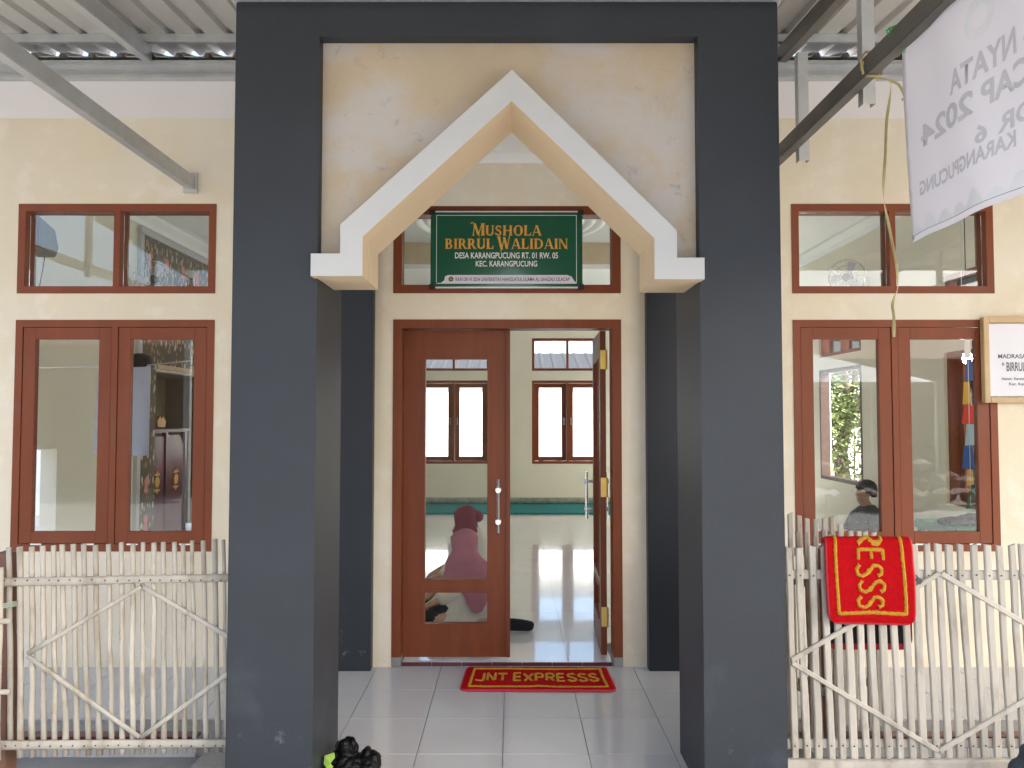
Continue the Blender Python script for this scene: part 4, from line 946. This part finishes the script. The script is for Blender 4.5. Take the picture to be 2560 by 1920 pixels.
# ------------------------------------------------------------------ people
def skin_mesh(V, E, rad, name):
    me = bpy.data.meshes.new(name); me.from_pydata(V, E, []); o = bpy.data.objects.new('tmp', me); COL.objects.link(o)
    md = o.modifiers.new('skin', 'SKIN'); md.use_smooth_shade = True
    for i, r in enumerate(rad): me.skin_vertices[0].data[i].radius = (r, r) if not isinstance(r, tuple) else r
    me.skin_vertices[0].data[0].use_root = True
    sb = o.modifiers.new('sub', 'SUBSURF'); sb.levels = 2; sb.render_levels = 2
    bpy.context.view_layer.update(); m2 = bpy.data.meshes.new_from_object(o.evaluated_get(bpy.context.evaluated_depsgraph_get())); bpy.data.objects.remove(o)
    return m2
def seated_body(hand_l, hand_r, foot_a, foot_b, head=(-.03, 0, .685), lean=0.):
    V, E, Rr = [], [], []
    def add(p, r, prev=None):
        V.append(p); Rr.append(r); i = len(V) - 1
        if prev is not None: E.append((prev, i))
        return i
    pel = add((0, 0, .13), .13); sp = add((.0 + lean * .3, 0, .28), .115, pel); ch = add((lean * .6, 0, .42), .105, sp); nk = add((lean - .005, 0, .545), .05, ch)
    hx, hy, hz = head
    jaw = add((hx - .02, hy, hz - .075), .058, nk); hd = add((hx + .0, hy, hz), .082, jaw); top = add((hx + .012, hy, hz + .055), .066, hd)
    nose = add((hx - .088, hy, hz - .018), .013, hd); chin = add((hx - .062, hy, hz - .088), .026, jaw)
    for s, (hp) in ((1, hand_l), (-1, hand_r)):
        sh = add((lean * .6, s * .105, .415), .040, ch); el = add(((hp[0]) * .45 + .03, s * .175, .29), .036, sh); wr = add(hp, .027, el)
        d = (Vector(hp) - Vector(V[el])).normalized(); pm = add(tuple(Vector(hp) + d * .045), .033, wr)
        side = d.cross(Vector((0, 0, 1))).normalized()
        for k, (o, L) in enumerate(((-.03, .055), (-.010, .068), (.010, .066), (.028, .05))):
            b0 = add(tuple(Vector(hp) + d * .085 + side * o), .009, pm); b1 = add(tuple(Vector(V[b0]) + d * L * .5 + Vector((0, 0, -.008))), .0085, b0); add(tuple(Vector(V[b1]) + d * L * .4 + Vector((0, 0, -.022))), .0075, b1)
        t0 = add(tuple(Vector(hp) + d * .03 - side * .04 * s), .011, pm); add(tuple(Vector(V[t0]) + d * .035 - side * .012 * s), .009, t0)
    for s, ft in ((1, foot_a), (-1, foot_b)):
        hp = add((0, s * .09, .11), .10, pel); kn = add((-.34, s * .20, .10), .072, hp); ak = add((ft[0] - (.09 if ft[0] > 0 else -.06), ft[1], .05), .042, kn); to = add(ft, .034, ak); add((ft[0] + (.05 if ft[0] > 0 else -.05), ft[1] - .004, ft[2] - .006), .026, to)
    return skin_mesh(V, E, Rr, 'body')
def loft(rings, n=40, fold=0., k=9, seed=0, cap=True, hem=None):
    b = MB()
    for i, (cx, cy, z, rx, ry) in enumerate(rings):
        for q in range(n):
            t = 2 * math.pi * q / n; w = 1 + fold * (math.sin(k * t + seed + z * 7) * .6 + noise.noise(Vector((math.cos(t) * 2, math.sin(t) * 2, z * 6 + seed))) * .8)
            b.v.append((cx + rx * w * math.cos(t), cy + ry * w * math.sin(t), z if hem is None else z + hem(i, t)))
    for i in range(len(rings) - 1):
        for q in range(n): b.f.append((i * n + q, i * n + (q + 1) % n, (i + 1) * n + (q + 1) % n, (i + 1) * n + q)); b.mi.append(0)
    if cap: b.f.append(tuple((len(rings) - 1) * n + q for q in range(n))); b.mi.append(0)
    return b
def place(me, at, rz):
    me.transform(Matrix.Translation(Vector(at)) @ Matrix.Rotation(rz, 4, 'Z')); return me
def person(label, at, rz, body, cloths, group=None):
    t = thing('person', label, 'person', at); place(body, at, rz); body.materials.clear(); body.materials.append(M['skin']); put('body', body, t)
    for name, b, m in cloths:
        me = b.mesh(name, m, smooth=True) if isinstance(b, MB) else b
        if not isinstance(b, MB): me.materials.clear(); me.materials.append(m)
        put(name, place(me, at, rz), t)
    return t
def dress_rings(w=1.0): return [(-.06, 0, .004, .36 * w, .30), (-.06, 0, .05, .365 * w, .305), (-.05, 0, .11, .34 * w, .285), (-.03, 0, .17, .27 * w, .25), (-.01, 0, .25, .205, .225), (0, 0, .34, .17, .20), (0, 0, .42, .145, .17), (0, 0, .47, .115, .14), (0, 0, .51, .085, .095), (0, 0, .55, .06, .065)]
def hijab(hx, hz, drop, th0, bun=0.):
    """head cloth: hugging hood, fold at the neck, cape over the shoulders with one long corner"""
    head = [(hx * .6, 0, hz - .105, .124, .150 if drop else .116), (hx * .9, 0, hz - .06, .108, .103), (hx, 0, hz, .112, .103), (hx + .008, 0, hz + .045, .104, .096), (hx + .014, 0, hz + .08, .078, .073), (hx + .018, 0, hz + .102, .040, .038), (hx + .018, 0, hz + .109, .008, .008)]
    cape = [(0, 0, .335, .205, .232), (0, 0, .365, .192, .222), (.002, 0, .395, .176, .206), (.003, 0, hz - .17, .170, .208), (hx * .3, 0, hz - .14, .150, .188)] if drop else [(hx * .3, 0, hz - .17, .085, .09), (hx * .35, 0, hz - .155, .118, .125), (hx * .5, 0, hz - .13, .115, .12)]
    rings = cape + head
    def hem(i, t):
        c = max(0, math.cos(t - th0)) ** 9
        return -drop * c if i == 0 else (-drop * .45 * c if i == 1 else 0)
    b = loft(rings, 44, .035, 5, 1.3, True, hem)
    out = []
    for i, p in enumerate(b.v):
        x, y, z = p; q = i // 44
        if q in (len(cape) + 1, len(cape) + 2):            # open round the face
            d = math.atan2(y, -(x - hx))
            if abs(d) < .62: x += .035 * (1 - abs(d) / .62)
        if drop and q < 3:            # lies on the skirt where the long corner falls
            D = dress_rings(.92); k = next(k for k in range(len(D) - 1) if D[k][2] <= z <= D[k + 1][2]); f = (z - D[k][2]) / (D[k + 1][2] - D[k][2]); t = 2 * math.pi * (i % 44) / 44
            cx, rx, ry = [D[k][m] + (D[k + 1][m] - D[k][m]) * f for m in (0, 3, 4)]
            if math.hypot(x / rx, y / ry) < 1.12: x, y = cx + rx * 1.12 * math.cos(t), ry * 1.12 * math.sin(t)
        out.append((x, y, z))
    b.v = out
    return b
# woman in mauve, back towards the doorway
body = seated_body((-.26, .13, .20), (-.24, -.14, .20), (-.02, .16, .045), (.40, -.235, .05), head=(-.035, 0, .605))
cl = [('dress', loft(dress_rings(.92), 44, .05, 7, .4), M['cream']), ('headscarf', hijab(-.035, .60, .19, R(-72)), M['mauve'])]
sk = MB(); 
sl = skin_mesh([(-.03, -.15, .36), (-.078, -.175, .29), (-.23, -.145, .205)], [(0, 1), (1, 2)], [.05, .062, .058], 'sleeve')
cl.append(('sleeve', sl, M['cream']))
for q in (1, -1): cl.append(('skirt', skin_mesh([(0, q * .09, .11), (-.34, q * .20, .10), (-.30 if q > 0 else .05, q * .17, .055)], [(0, 1), (1, 2)], [.115, .09, .06], 'skirt'), M['sock']))
fo = skin_mesh([(.0, -.21, .07), (.20, -.225, .055), (.31, -.233, .05), (.375, -.237, .046), (.43, -.238, .042), (.452, -.226, .040), (.456, -.252, .036)], [(0, 1), (1, 2), (2, 3), (3, 4), (4, 5), (4, 6)], [.055, .050, .047, .046, .042, .030, .026], 'sock')
cl.append(('sock', fo, M['sock']))
person('seated person in mauve headscarf and cream dress just behind the glazed door', (-.33, 5.80, .02), R(6), body, cl)
# woman in maroon, farther in
body = seated_body((-.25, .13, .22), (-.25, -.13, .22), (-.05, .18, .045), (-.03, -.2, .045), head=(-.045, 0, .68))
hb = hijab(-.045, .675, .0, 0)
hb.lathe([(.001, -.052), (.034, -.04), (.05, 0), (.034, .04), (.001, .052)], (.066, 0, .69), 18, 'y')
sl = skin_mesh([(0, -.12, .455), (-.083, -.178, .29), (-.24, -.132, .222)], [(0, 1), (1, 2)], [.066, .062, .056], 'sleeve')
cl = [('dress', loft([(a + (.02 if z > .2 else 0), b_, z * 1.10, rx * (1.16 if z > .2 else 1), ry * (1.1 if z > .2 else 1)) for a, b_, z, rx, ry in dress_rings(.95)], 44, .05, 6, 2.), M['cream']), ('headscarf', hb, M['maroon']), ('sleeve', sl, M['cream'])]
person('seated person in maroon headscarf with a bun, cream clothes, deeper in the hall', (-.36, 6.62, .02), R(4), body, cl)
# man by the right wall
body = seated_body((-.24, .13, .22), (-.24, -.13, .22), (-.05, .18, .045), (-.03, -.2, .045), head=(-.04, 0, .69), lean=.02)
hr = loft([(.012, 0, .655, .088, .092), (.0, 0, .69, .106, .102), (-.004, 0, .74, .112, .106), (-.004, 0, .785, .104, .098), (.0, 0, .82, .078, .072), (.0, 0, .84, .04, .04), (.0, 0, .845, .006, .006)], 32, .05, 11, 3)
hr.v = [(x, y, max(z, .745) if x < -.055 else (max(z, .70) if x < -.02 else z)) for x, y, z in hr.v]
sl = skin_mesh([(0, -.15, .47), (-.06, -.225, .31), (-.18, -.16, .23)], [(0, 1), (1, 2)], [.085, .068, .06], 'sleeve'); sl2 = skin_mesh([(0, .15, .47), (-.06, .225, .31), (-.18, .16, .23)], [(0, 1), (1, 2)], [.085, .068, .06], 'sleeve')
trs = loft([(-.1, 0, .004, .36, .30), (-.1, 0, .08, .37, .31), (-.06, 0, .15, .30, .26), (-.02, 0, .2, .2, .2)], 40, .05, 4, 1)
cl = [('shirt', loft([(0, 0, .12, .20, .22), (0, 0, .25, .19, .215), (.005, 0, .40, .175, .215), (.01, 0, .48, .15, .195), (.012, 0, .53, .10, .13), (.012, 0, .565, .068, .072)], 40, .04, 6, 5), M['shirt']), ('hair', hr, M['hair']), ('sleeve', sl, M['shirt']), ('sleeve', sl2, M['shirt']), ('trousers', trs, M['sock'])]
person('seated person with short black hair and grey patterned shirt inside right window', (3.93, 8.55, .02), R(10), body, cl)

# ------------------------------------------------------------------ things in the hall
tag(MB().box(-XW + .05, XW - .05, 12.1, 13.42, .0205, .045).build('carpet_strip', M['carpet'], bevel=.01), 'teal prayer carpet rolled along the far wall', 'carpet')
rollb = MB(); rollb.tube([(-4.0, 13.30, .10), (0, 13.31, .10), (4.0, 13.30, .10)], .055, 14)
tag(rollb.build('carpet_roll', mat('grey_green_carpet_back', (.22, .26, .20), .95, var=.3, vscale=12), smooth=False), 'grey-green rolled carpet lying against the far wall', 'carpet')
sp = thing('wall_speaker', 'dark wall loudspeaker on bracket seen through left upper window', 'speaker', (-4.05, 6.75, 3.0))
s = MB(); s.prism([(6.30, 2.97), (6.56, 2.93), (6.60, 3.02), (6.54, 3.17), (6.30, 3.24)], -4.10, -3.92, 'x'); s.build('cabinet', M['speaker'], sp, bevel=.012)
box('bracket', M['blackp'], sp, -4.20, -4.09, 6.40, 6.45, 3.04, 3.14)
MB().tube([(-4.0, 6.53, 2.95), (-4.06, 6.60, 2.84), (-4.12, 6.66, 2.70), (-4.17, 6.80, 2.56), (-4.19, 7.0, 2.48)], .005, 6).build('cable', M['blackp'], sp, smooth=True)
def wall_fan(sx, y, z, label):
    t = thing('wall_fan', label, 'fan', (sx * 4.15, y, z)); x = sx * 4.2
    box('wall_plate', M['alu'], t, min(x, x - sx * .04), max(x, x - sx * .04), y - .06, y + .06, z - .22, z + .0)
    MB().tube([(x - sx * .03, y, z - .1), (x - sx * .14, y, z - .04), (x - sx * .22, y - .03, z)], .022, 8).build('arm', M['alu'], t)
    c = Vector((x - sx * .26, y - .08, z)); d = Vector((-sx * .55, -.83, -.1)).normalized()
    u = d.cross(Vector((0, 0, 1))).normalized(); v = u.cross(d).normalized()
    MB().tube([c - d * .05, c + d * .06], [.06, .045], 16).build('motor', M['speaker'], t)
    g_ = MB()
    for r, o in ((.2, .0), (.2, .05), (.13, .09), (.06, .1)):
        g_.tube([c + d * o + (u * math.cos(a) + v * math.sin(a)) * r for a in [2 * math.pi * k / 28 for k in range(29)]], .004, 5)
    for k in range(20):
        a = 2 * math.pi * k / 20; e = u * math.cos(a) + v * math.sin(a); g_.tube([c + e * .2 + d * .0, c + e * .2 + d * .05, c + e * .06 + d * .1], .0022, 4)
    g_.build('guard', M['chrome'], t)
    for k in range(3):
        a = 2 * math.pi * k / 3; e = u * math.cos(a) + v * math.sin(a); f2 = u * -math.sin(a) + v * math.cos(a)
        bl = MB(); P = [c + d * .03 + e * .03 - f2 * .02, c + d * .03 + e * .17 - f2 * .07, c + d * .04 + e * .18 + f2 * .03, c + d * .05 + e * .03 + f2 * .02]
        bl.add(P + [p + d * .004 for p in P], [(0, 1, 2, 3), (7, 6, 5, 4), (0, 4, 5, 1), (1, 5, 6, 2), (2, 6, 7, 3), (3, 7, 4, 0)]); bl.build('blade', M['sign_lil'], t)
wall_fan(-1, 8.45, 3.06, 'wall fan beside the batik prayer niche surround')
wall_fan(1, 9.05, 3.20, 'wall fan seen through the right upper window')
bp = thing('batik_surround', 'brown batik panel with pink motifs framing the prayer niche', 'panel', (-4.19, 10.1, 0))
b = MB(); wall_grid(b, [8.62, 11.75], [.02, 3.62], [(8.98, 11.32, .02, 2.12)], -4.199, -4.165, 'x'); b.build('cloth_board', M['batik'], bp)
box('edge_strip', M['white'], bp, -4.199, -4.155, 8.54, 8.615, .02, 3.62)
box('edge_strip', M['pine'], bp, -4.165, -4.145, 8.98, 11.32, 2.12, 2.17)
box('edge_strip', M['white'], bp, -4.199, -4.155, 8.54, 11.75, 3.625, 3.70)
for k in range(8):
    z = .35 + k * .43; MB().prism([(8.77, z - .10), (8.83, z - .07), (8.81, z), (8.84, z + .06), (8.78, z + .10), (8.73, z + .06), (8.75, z), (8.72, z - .06)], -4.1645, -4.161, 'x').build('pink_motif', M['pink'], bp)
for k in range(6):
    y = 9.2 + k * .45; MB().prism([(y - .05, 3.30), (y + .05, 3.28), (y + .04, 3.45), (y - .04, 3.47)], -4.1645, -4.161, 'x').build('pink_motif', M['pink'], bp)
pu = thing('pulpit', 'maroon lacquered pulpit with gold medallion inside the prayer niche', 'pulpit', (-4.5, 9.9, .02))
b = MB(); b.prism([(9.12, .02), (10.25, .02), (10.25, 1.18), (10.12, 1.32), (9.25, 1.32), (9.12, 1.18)], -4.82, -4.36, 'x'); b.build('case', M['maroon_w'], pu, bevel=.015)
for y in (9.08, 9.66, 10.22): box('pillar', M['maroon_w'], pu, -4.40, -4.345, y, y + .08, .02, 1.36, bevel=.01)
box('top_board', M['maroon_w'], pu, -4.86, -4.33, 9.05, 10.33, 1.36, 1.40, bevel=.01)
for yc, zc in ((9.45, .75), (9.98, .75)):
    med = MB(); med.lathe([(.001, .0), (.06, .0), (.065, .012), (.045, .018), (.001, .02)], (-4.359, yc, zc), 20, 'x'); med.build('gold_medallion', M['gold'], pu)
    for sgn in (-1, 1):
        q = [(yc - .08, zc + sgn * .09), (yc - .05, zc + sgn * .12), (yc - .03, zc + sgn * .10), (yc, zc + sgn * .15), (yc + .03, zc + sgn * .10), (yc + .05, zc + sgn * .12), (yc + .08, zc + sgn * .09), (yc, zc + sgn * .08)]
        MB().prism(q, -4.3595, -4.348, 'x').build('gold_leaf', M['gold'], pu)
for k in range(3):
    y = 9.25 + k * .38; q = [(y - .1, 1.42), (y + .1, 1.42), (y + .12, 1.50), (y + .03, 1.56), (y, 1.52), (y - .05, 1.57), (y - .12, 1.5)]
    MB().prism(q, -4.60, -4.56, 'x').build('gold_crest', M['gold'], pu)
# clothes line behind the left window with a cloth and a cap
ln = MB(); ln.tube([(-4.199, 6.0, 1.98), (-3.4, 5.62, 1.925), (-2.6, 5.34, 1.92), (-1.75, 5.031, 1.97)], .004, 6)
tag(ln.build('clothes_line', M['galv'], smooth=True), 'thin wire clothes line strung behind the left casements', 'wire')
hc = MB(); nn = 24
for s in range(2):
    for i in range(nn + 1):
        for j in range(12):
            t = i / nn; e = j / 11; x = -2.945 + t * .455; y = 5.46 - (x + 2.945) * .37
            x += -.03 * e * (1 - t); hc.v.append((x, y + .012 * math.sin(t * 11 + e) * (.3 + e) - s * .003, 1.918 - e * .61 + .012 * math.sin(t * 6) * e))
for s in range(2):
    for i in range(nn):
        for j in range(11): a = s * 12 * (nn + 1) + i * 12 + j; hc.f.append((a, a + 1, a + 13, a + 12)); hc.mi.append(0)
tag(hc.build('hanging_cloth', M['bluecloth'], smooth=True), 'pale blue cloth hanging on the wire behind left casements', 'cloth')
cp = MB(); cp.lathe([(.085, 1.915), (.088, 1.93), (.084, 1.965), (.07, 1.99), (.04, 2.005), (.005, 2.01)], (-2.60, 5.355, 0), 24); cp.lathe([(.092, 1.912), (.092, 1.918)], (-2.60, 5.355, 0), 24)
tag(cp.build('round_cap', M['hair'], smooth=True), 'black round cap resting on the wire above pale blue cloth', 'cap')
# lit bulb
lb_ = thing('light_bulb', 'lit white bulb hanging inside behind the right casement', 'lamp', (3.34, 5.62, 2.0))
MB().tube([(3.34, 5.62, CZ - .001), (3.34, 5.62, 2.10)], .004, 6).build('flex', M['blackp'], lb_)
MB().lathe([(.014, 2.10), (.018, 2.09), (.018, 2.045), (.014, 2.04)], (3.34, 5.62, 0), 14).build('socket', M['alu'], lb_)
em_ = bpy.data.materials.new('lit_bulb_glass'); em_.use_nodes = True; eb = em_.node_tree.nodes['Principled BSDF']; eb.inputs['Emission Color'].default_value = (1, .97, .93, 1); eb.inputs['Emission Strength'].default_value = 60
MB().lathe([(.012, 2.04), (.028, 2.02), (.034, 1.99), (.026, 1.962), (.004, 1.952)], (3.34, 5.62, 0), 18).build('bulb', em_, lb_, smooth=True)
# bunting at the right
bu = thing('bunting', 'vertical string of coloured flags hanging inside the right casement', 'bunting', (3.2, 5.42, CZ))
MB().tube([(3.17, 5.42, 3.849), (3.20, 5.42, 2.9), (3.19, 5.42, 2.5), (3.225, 5.42, 2.1), (3.22, 5.42, .92)], .003, 5).build('string', M['alu'], bu)
zz = 2.12
for k, (c, h, w) in enumerate((('white', .14, .05), ('blue', .16, .06), ('yellow', .16, .06), ('red', .13, .10), ('lightblue', .15, .08), ('blue', .16, .09), ('yellow', .11, .05), ('green', .16, .10))):
    q = MB(); x = 3.22 + .012 * math.sin(k * 2.1); ly = .004 * k
    if c == 'green':
        for aa, bb in (((x, zz), (x - .04, zz - h)), ((x, zz), (x + .04, zz - h)), ((x - .04, zz - h + .01), (x + .04, zz - h + .01))): q.bar((aa[0], 5.42, aa[1]), (bb[0], 5.42, bb[1]), .006, .016)
    else: q.prism([(x - w * .3, zz), (x + w * .35, zz), (x + w * .5, zz - h * .96), (x - w * .5, zz - h)], 5.418 + ly * .1, 5.422 + ly * .1, 'y')
    q.build('flag', M['flag_' + c], bu); zz -= h + .004
gt = thing('low_table', 'green plastic low table under the right casement', 'table', (3.5, 6.1, .02))
box('top', M['greenbox'], gt, 3.30, 3.95, 5.75, 6.35, .66, .73, bevel=.008)
for x in (3.34, 3.90):
    for y in (5.79, 6.31): box('leg', M['greenbox'], gt, x - .02, x + .02, y - .02, y + .02, .02, .66)
tb = thing('bag', 'dark crumpled bag lying on the green table', 'bag', (3.5, 6.0, .73))
blob('bag_body', [((3.45, 5.98, .755), (.16, .10, .035), 0), ((3.58, 6.0, .77), (.10, .09, .045), .1)], M['black'], tb, .012, .012, 14, 6)

# ------------------------------------------------------------------ surroundings
nh = thing('neighbour_house', 'white-walled neighbour house with grey fibre-cement roof behind rear windows', 'building', (0, 19, -.1))
wb = MB(); wall_grid(wb, [-9, 9], [-.1, 2.6], [(-6.5, -5.4, .8, 1.9), (5.2, 6.3, .8, 1.9)], 18.0, 18.15, 'y'); wb.build('wall', M['plaster_w'], nh)
box('wall', M['plaster_w'], nh, -9, -8.85, 18.15, 22, -.1, 2.6); box('wall', M['plaster_w'], nh, 8.85, 9, 18.15, 22, -.1, 2.6); box('wall', M['plaster_w'], nh, -9, 9, 22, 22.15, -.1, 2.6)
for x in (-5.95, 5.75):
    fw = MB(); ring_frame(fw, x - .55, x + .55, .8, 1.9, .06, 17.99, 18.08); wf = fw.build('window', M['brown'], nh); box('pane', M['glass'], wf, x - .49, x + .49, 18.03, 18.035, .86, 1.84)
rb = ribbed(-9.4, 9.4, lambda x, s, dz: (x, 17.7 + s * 2.4, 2.50 + s * .68 + dz), .3, .012, .01); rb.build('roof', M['asb'], nh)
rb = ribbed(-9.4, 9.4, lambda x, s, dz: (x, 22.5 - s * 2.4, 2.50 + s * .68 + dz), .3, .012, .01); rb.build('roof', M['asb'], nh)
sw = thing('boundary_wall', 'white rendered boundary wall along the left side of the prayer house', 'wall', (-8, 9, -.1))
box('wall_body', M['plaster_w'], sw, -8.1, -7.9, 3.0, 17.0, -.1, 1.9); box('coping', M['concrete'], sw, -8.15, -7.85, 3.0, 17.0, 1.9, 1.96)
pole_t = thing('flag_pole', 'short red painted pole standing outside the low left opening', 'pole', (-5.6, 8.55, -.1))
MB().tube([(-5.6, 8.55, -.1), (-5.6, 8.55, .9)], [.05, .035], 10).build('shaft', mat('faded_red_paint', (.5, .12, .11), .6), pole_t); MB().lathe([(.12, -.1), (.12, -.02), (.06, .0)], (-5.6, 8.55, 0), 14).build('base', M['concrete'], pole_t)
def tree(name, label, x, y, h, r, m, nl, seed, group=None):
    t = thing(name, label, 'tree', (x, y, -.1), group); rnd = random.Random(seed); tb = MB(); th = h * .5
    tb.tube([(x, y, -.1), (x + rnd.uniform(-.1, .1), y, th * .5), (x + rnd.uniform(-.2, .2), y + .1, th), (x, y, h * .8)], [.16, .12, .09, .03], 9)
    cs_ = []
    for k in range(9):
        a = k * 2.4; e = (x + math.cos(a) * r * rnd.uniform(.35, .8), y + math.sin(a) * r * rnd.uniform(.35, .8), h * rnd.uniform(.45, .98)); tb.tube([(x, y, th * rnd.uniform(.6, 1.1)), tuple((Vector((x, y, th)) + Vector(e)) / 2 + Vector((0, 0, .15))), e], [.06, .035, .012], 6); cs_.append(e)
    tb.build('trunk', M['bark'], t, smooth=True)
    cb_ = MB()
    for k in range(nl):
        c = Vector(cs_[k % 9]); d = Vector((rnd.gauss(0, 1), rnd.gauss(0, 1), rnd.gauss(0, .8))); c = c + d * r * .22
        a = Vector((rnd.uniform(-1, 1), rnd.uniform(-1, 1), rnd.uniform(-.6, .3))).normalized(); s = a.cross(Vector((rnd.uniform(-1, 1), rnd.uniform(-1, 1), 1))).normalized(); L = rnd.uniform(.10, .20)
        cb_.add([c, c + a * L * .5 + s * L * .22, c + a * L, c + a * L * .5 - s * L * .22], [(0, 1, 2, 3)])
    cb_.build('crown', m, t, fix=False); return t
tree('broadleaf_tree', 'light green leafy tree outside the right side windows', 6.35, 14.7, 3.4, 1.5, M['leaf2'], 4200, 1)
tree('broadleaf_tree', 'darker leafy tree farther out beyond the right side windows', 10.5, 11.0, 5.2, 2.0, M['leaf'], 2600, 2)
tree('broadleaf_tree', 'tall tree standing beside the brick house across the yard', 6.0, -16.5, 7.0, 2.6, M['leaf'], 3000, 3)
# across the yard, seen only as reflections in the panes
bhs = thing('brick_house', 'red brick house across the yard mirrored in the right panes', 'building', (12, -12, -.1))
wb = MB(); wall_grid(wb, [6.5, 17], [-.1, 3.0], [(8.2, 9.3, .9, 2.2), (12.8, 13.9, .9, 2.2), (10.6, 11.5, -.1, 2.1)], -11.0, -11.2, 'y'); wb.build('wall', M['brick'], bhs)
box('wall', M['brick'], bhs, 6.5, 6.7, -16, -11.2, -.1, 3.0); box('wall', M['brick'], bhs, 16.8, 17, -16, -11.2, -.1, 3.0); box('wall', M['brick'], bhs, 6.5, 17, -16.2, -16, -.1, 3.0)
for x in (8.75, 13.35):
    fw = MB(); ring_frame(fw, x - .55, x + .55, .9, 2.2, .08, -11.15, -10.99); wf = fw.build('window', M['darkwood'], bhs); box('pane', M['glass'], wf, x - .47, x + .47, -11.1, -11.095, .98, 2.12)
box('door', M['darkwood'], bhs, 10.6, 11.5, -11.15, -11.08, -.1, 2.1)
MB().prism([(-10.3, 2.95), (-13.6, 4.7), (-16.9, 2.95), (-16.9, 3.05), (-13.6, 4.82), (-10.3, 3.05)], 6.1, 17.4, 'x').build('roof', M['rooftile'], bhs)
ths = thing('added_dark_house', 'dark house added across the yard to deepen the left pane reflections', 'building', (-10, -9, -.1))  # house added behind the camera only to darken reflections in the left panes
wb = MB(); wall_grid(wb, [-17, -3.5], [-.1, 3.2], [(-14.5, -13.2, .9, 2.1), (-7.5, -6.2, .9, 2.1), (-10.6, -9.6, -.1, 2.1)], -8.0, -8.15, 'y'); wb.build('wall', M['post'], ths)
box('wall', M['post'], ths, -17, -16.85, -13, -8.15, -.1, 3.2); box('wall', M['post'], ths, -3.65, -3.5, -13, -8.15, -.1, 3.2); box('wall', M['post'], ths, -17, -3.5, -13.15, -13, -.1, 3.2)
for x in (-13.85, -6.85):
    fw = MB(); ring_frame(fw, x - .65, x + .65, .9, 2.1, .08, -8.12, -7.98); wf = fw.build('window', M['darkwood'], ths); box('pane', M['glass'], wf, x - .57, x + .57, -8.06, -8.055, .98, 2.02)
box('door', M['darkwood'], ths, -10.6, -9.6, -8.12, -8.05, -.1, 2.1)
MB().prism([(-7.3, 3.05), (-10.6, 4.9), (-13.9, 3.05), (-13.9, 3.15), (-10.6, 5.02), (-7.3, 3.15)], -17.4, -3.1, 'x').build('roof', M['rooftile'], ths)
tt = thing('tarpaulin_canopy', 'white tarpaulin canopy on thin poles across the yard', 'canopy', (6.5, -7, -.1))
cpv = MB(); cpv.add([(4.6, -5.8, 2.25), (8.6, -5.8, 2.25), (8.6, -8.6, 2.25), (4.6, -8.6, 2.25), (6.6, -7.2, 2.95)], [(0, 1, 4), (1, 2, 4), (2, 3, 4), (3, 0, 4)]); so = cpv.build('cover', M['tarp'], tt, fix=True); so.modifiers.new('s', 'SOLIDIFY').thickness = .01
for x in (4.6, 8.6):
    for y in (-5.8, -8.6): MB().tube([(x, y, -.1), (x, y, 2.26)], .03, 8).build('pole', M['alu'], tt)
def shrub(label, x, y, rx, ry, h, n, seed, lm='leaf'):
    t = thing('hedge_shrub', label, 'shrub', (x, y, -.1)); rnd = random.Random(seed); st = MB()
    for k in range(7): st.tube([(x + rnd.uniform(-.2, .2) * rx, y, -.1), (x + rnd.uniform(-.7, .7) * rx, y + rnd.uniform(-.6, .6) * ry, h * .8)], [.025, .008], 5)
    st.build('stem', M['bark'], t); b = MB()
    for k in range(n):
        c = Vector((x + rnd.uniform(-1, 1) * rx, y + rnd.uniform(-1, 1) * ry, h * (.15 + .85 * rnd.random() ** .7) * (1 - .15 * rnd.random())))
        a = Vector((rnd.uniform(-1, 1), rnd.uniform(-1, 1), rnd.uniform(-.3, .8))).normalized(); s = a.cross(Vector((rnd.uniform(-1, 1), .3, 1))).normalized(); L = rnd.uniform(.07, .15)
        b.add([c, c + a * L * .5 + s * L * .25, c + a * L, c + a * L * .5 - s * L * .25], [(0, 1, 2, 3)])
    b.build('foliage', M[lm], t, fix=False)
shrub('pale leafy shrub under the tree outside the open right side window', 6.0, 13.9, 1.0, .5, 1.9, 3200, 20, 'leaf2')
shrub('wide leafy shrub before the brick house window', 9.0, -9.6, 1.2, .5, 1.5, 2200, 21)
shrub('rounder leafy shrub between brick house door and stones', 12.0, -9.6, 1.3, .5, 1.3, 2200, 22)
rnd = random.Random(9)
pile = thing('stone_heap', 'heap of rough grey-brown building stones across the yard', 'stones', (8, -5, -.1))
for k in range(64):
    lay = k // 26; x = 4.9 + (k % 26) * .24 + rnd.uniform(-.1, .1); y = -4.2 + rnd.uniform(-.55, .5) * (1 - lay * .25); z = .05 + lay * .30 + rnd.uniform(-.04, .06)
    bm = bmesh.new(); bmesh.ops.create_icosphere(bm, subdivisions=1, radius=1); r = Vector((rnd.uniform(.14, .26), rnd.uniform(.14, .24), rnd.uniform(.12, .2)))
    for v in bm.verts: v.co = Vector((v.co.x * r.x, v.co.y * r.y, v.co.z * r.z)) * rnd.uniform(.8, 1.2) + Vector((x, y, z))
    me = bpy.data.meshes.new('stone'); bm.to_mesh(me); bm.free(); me.materials.append(M['stone']); put('stone', me, pile)
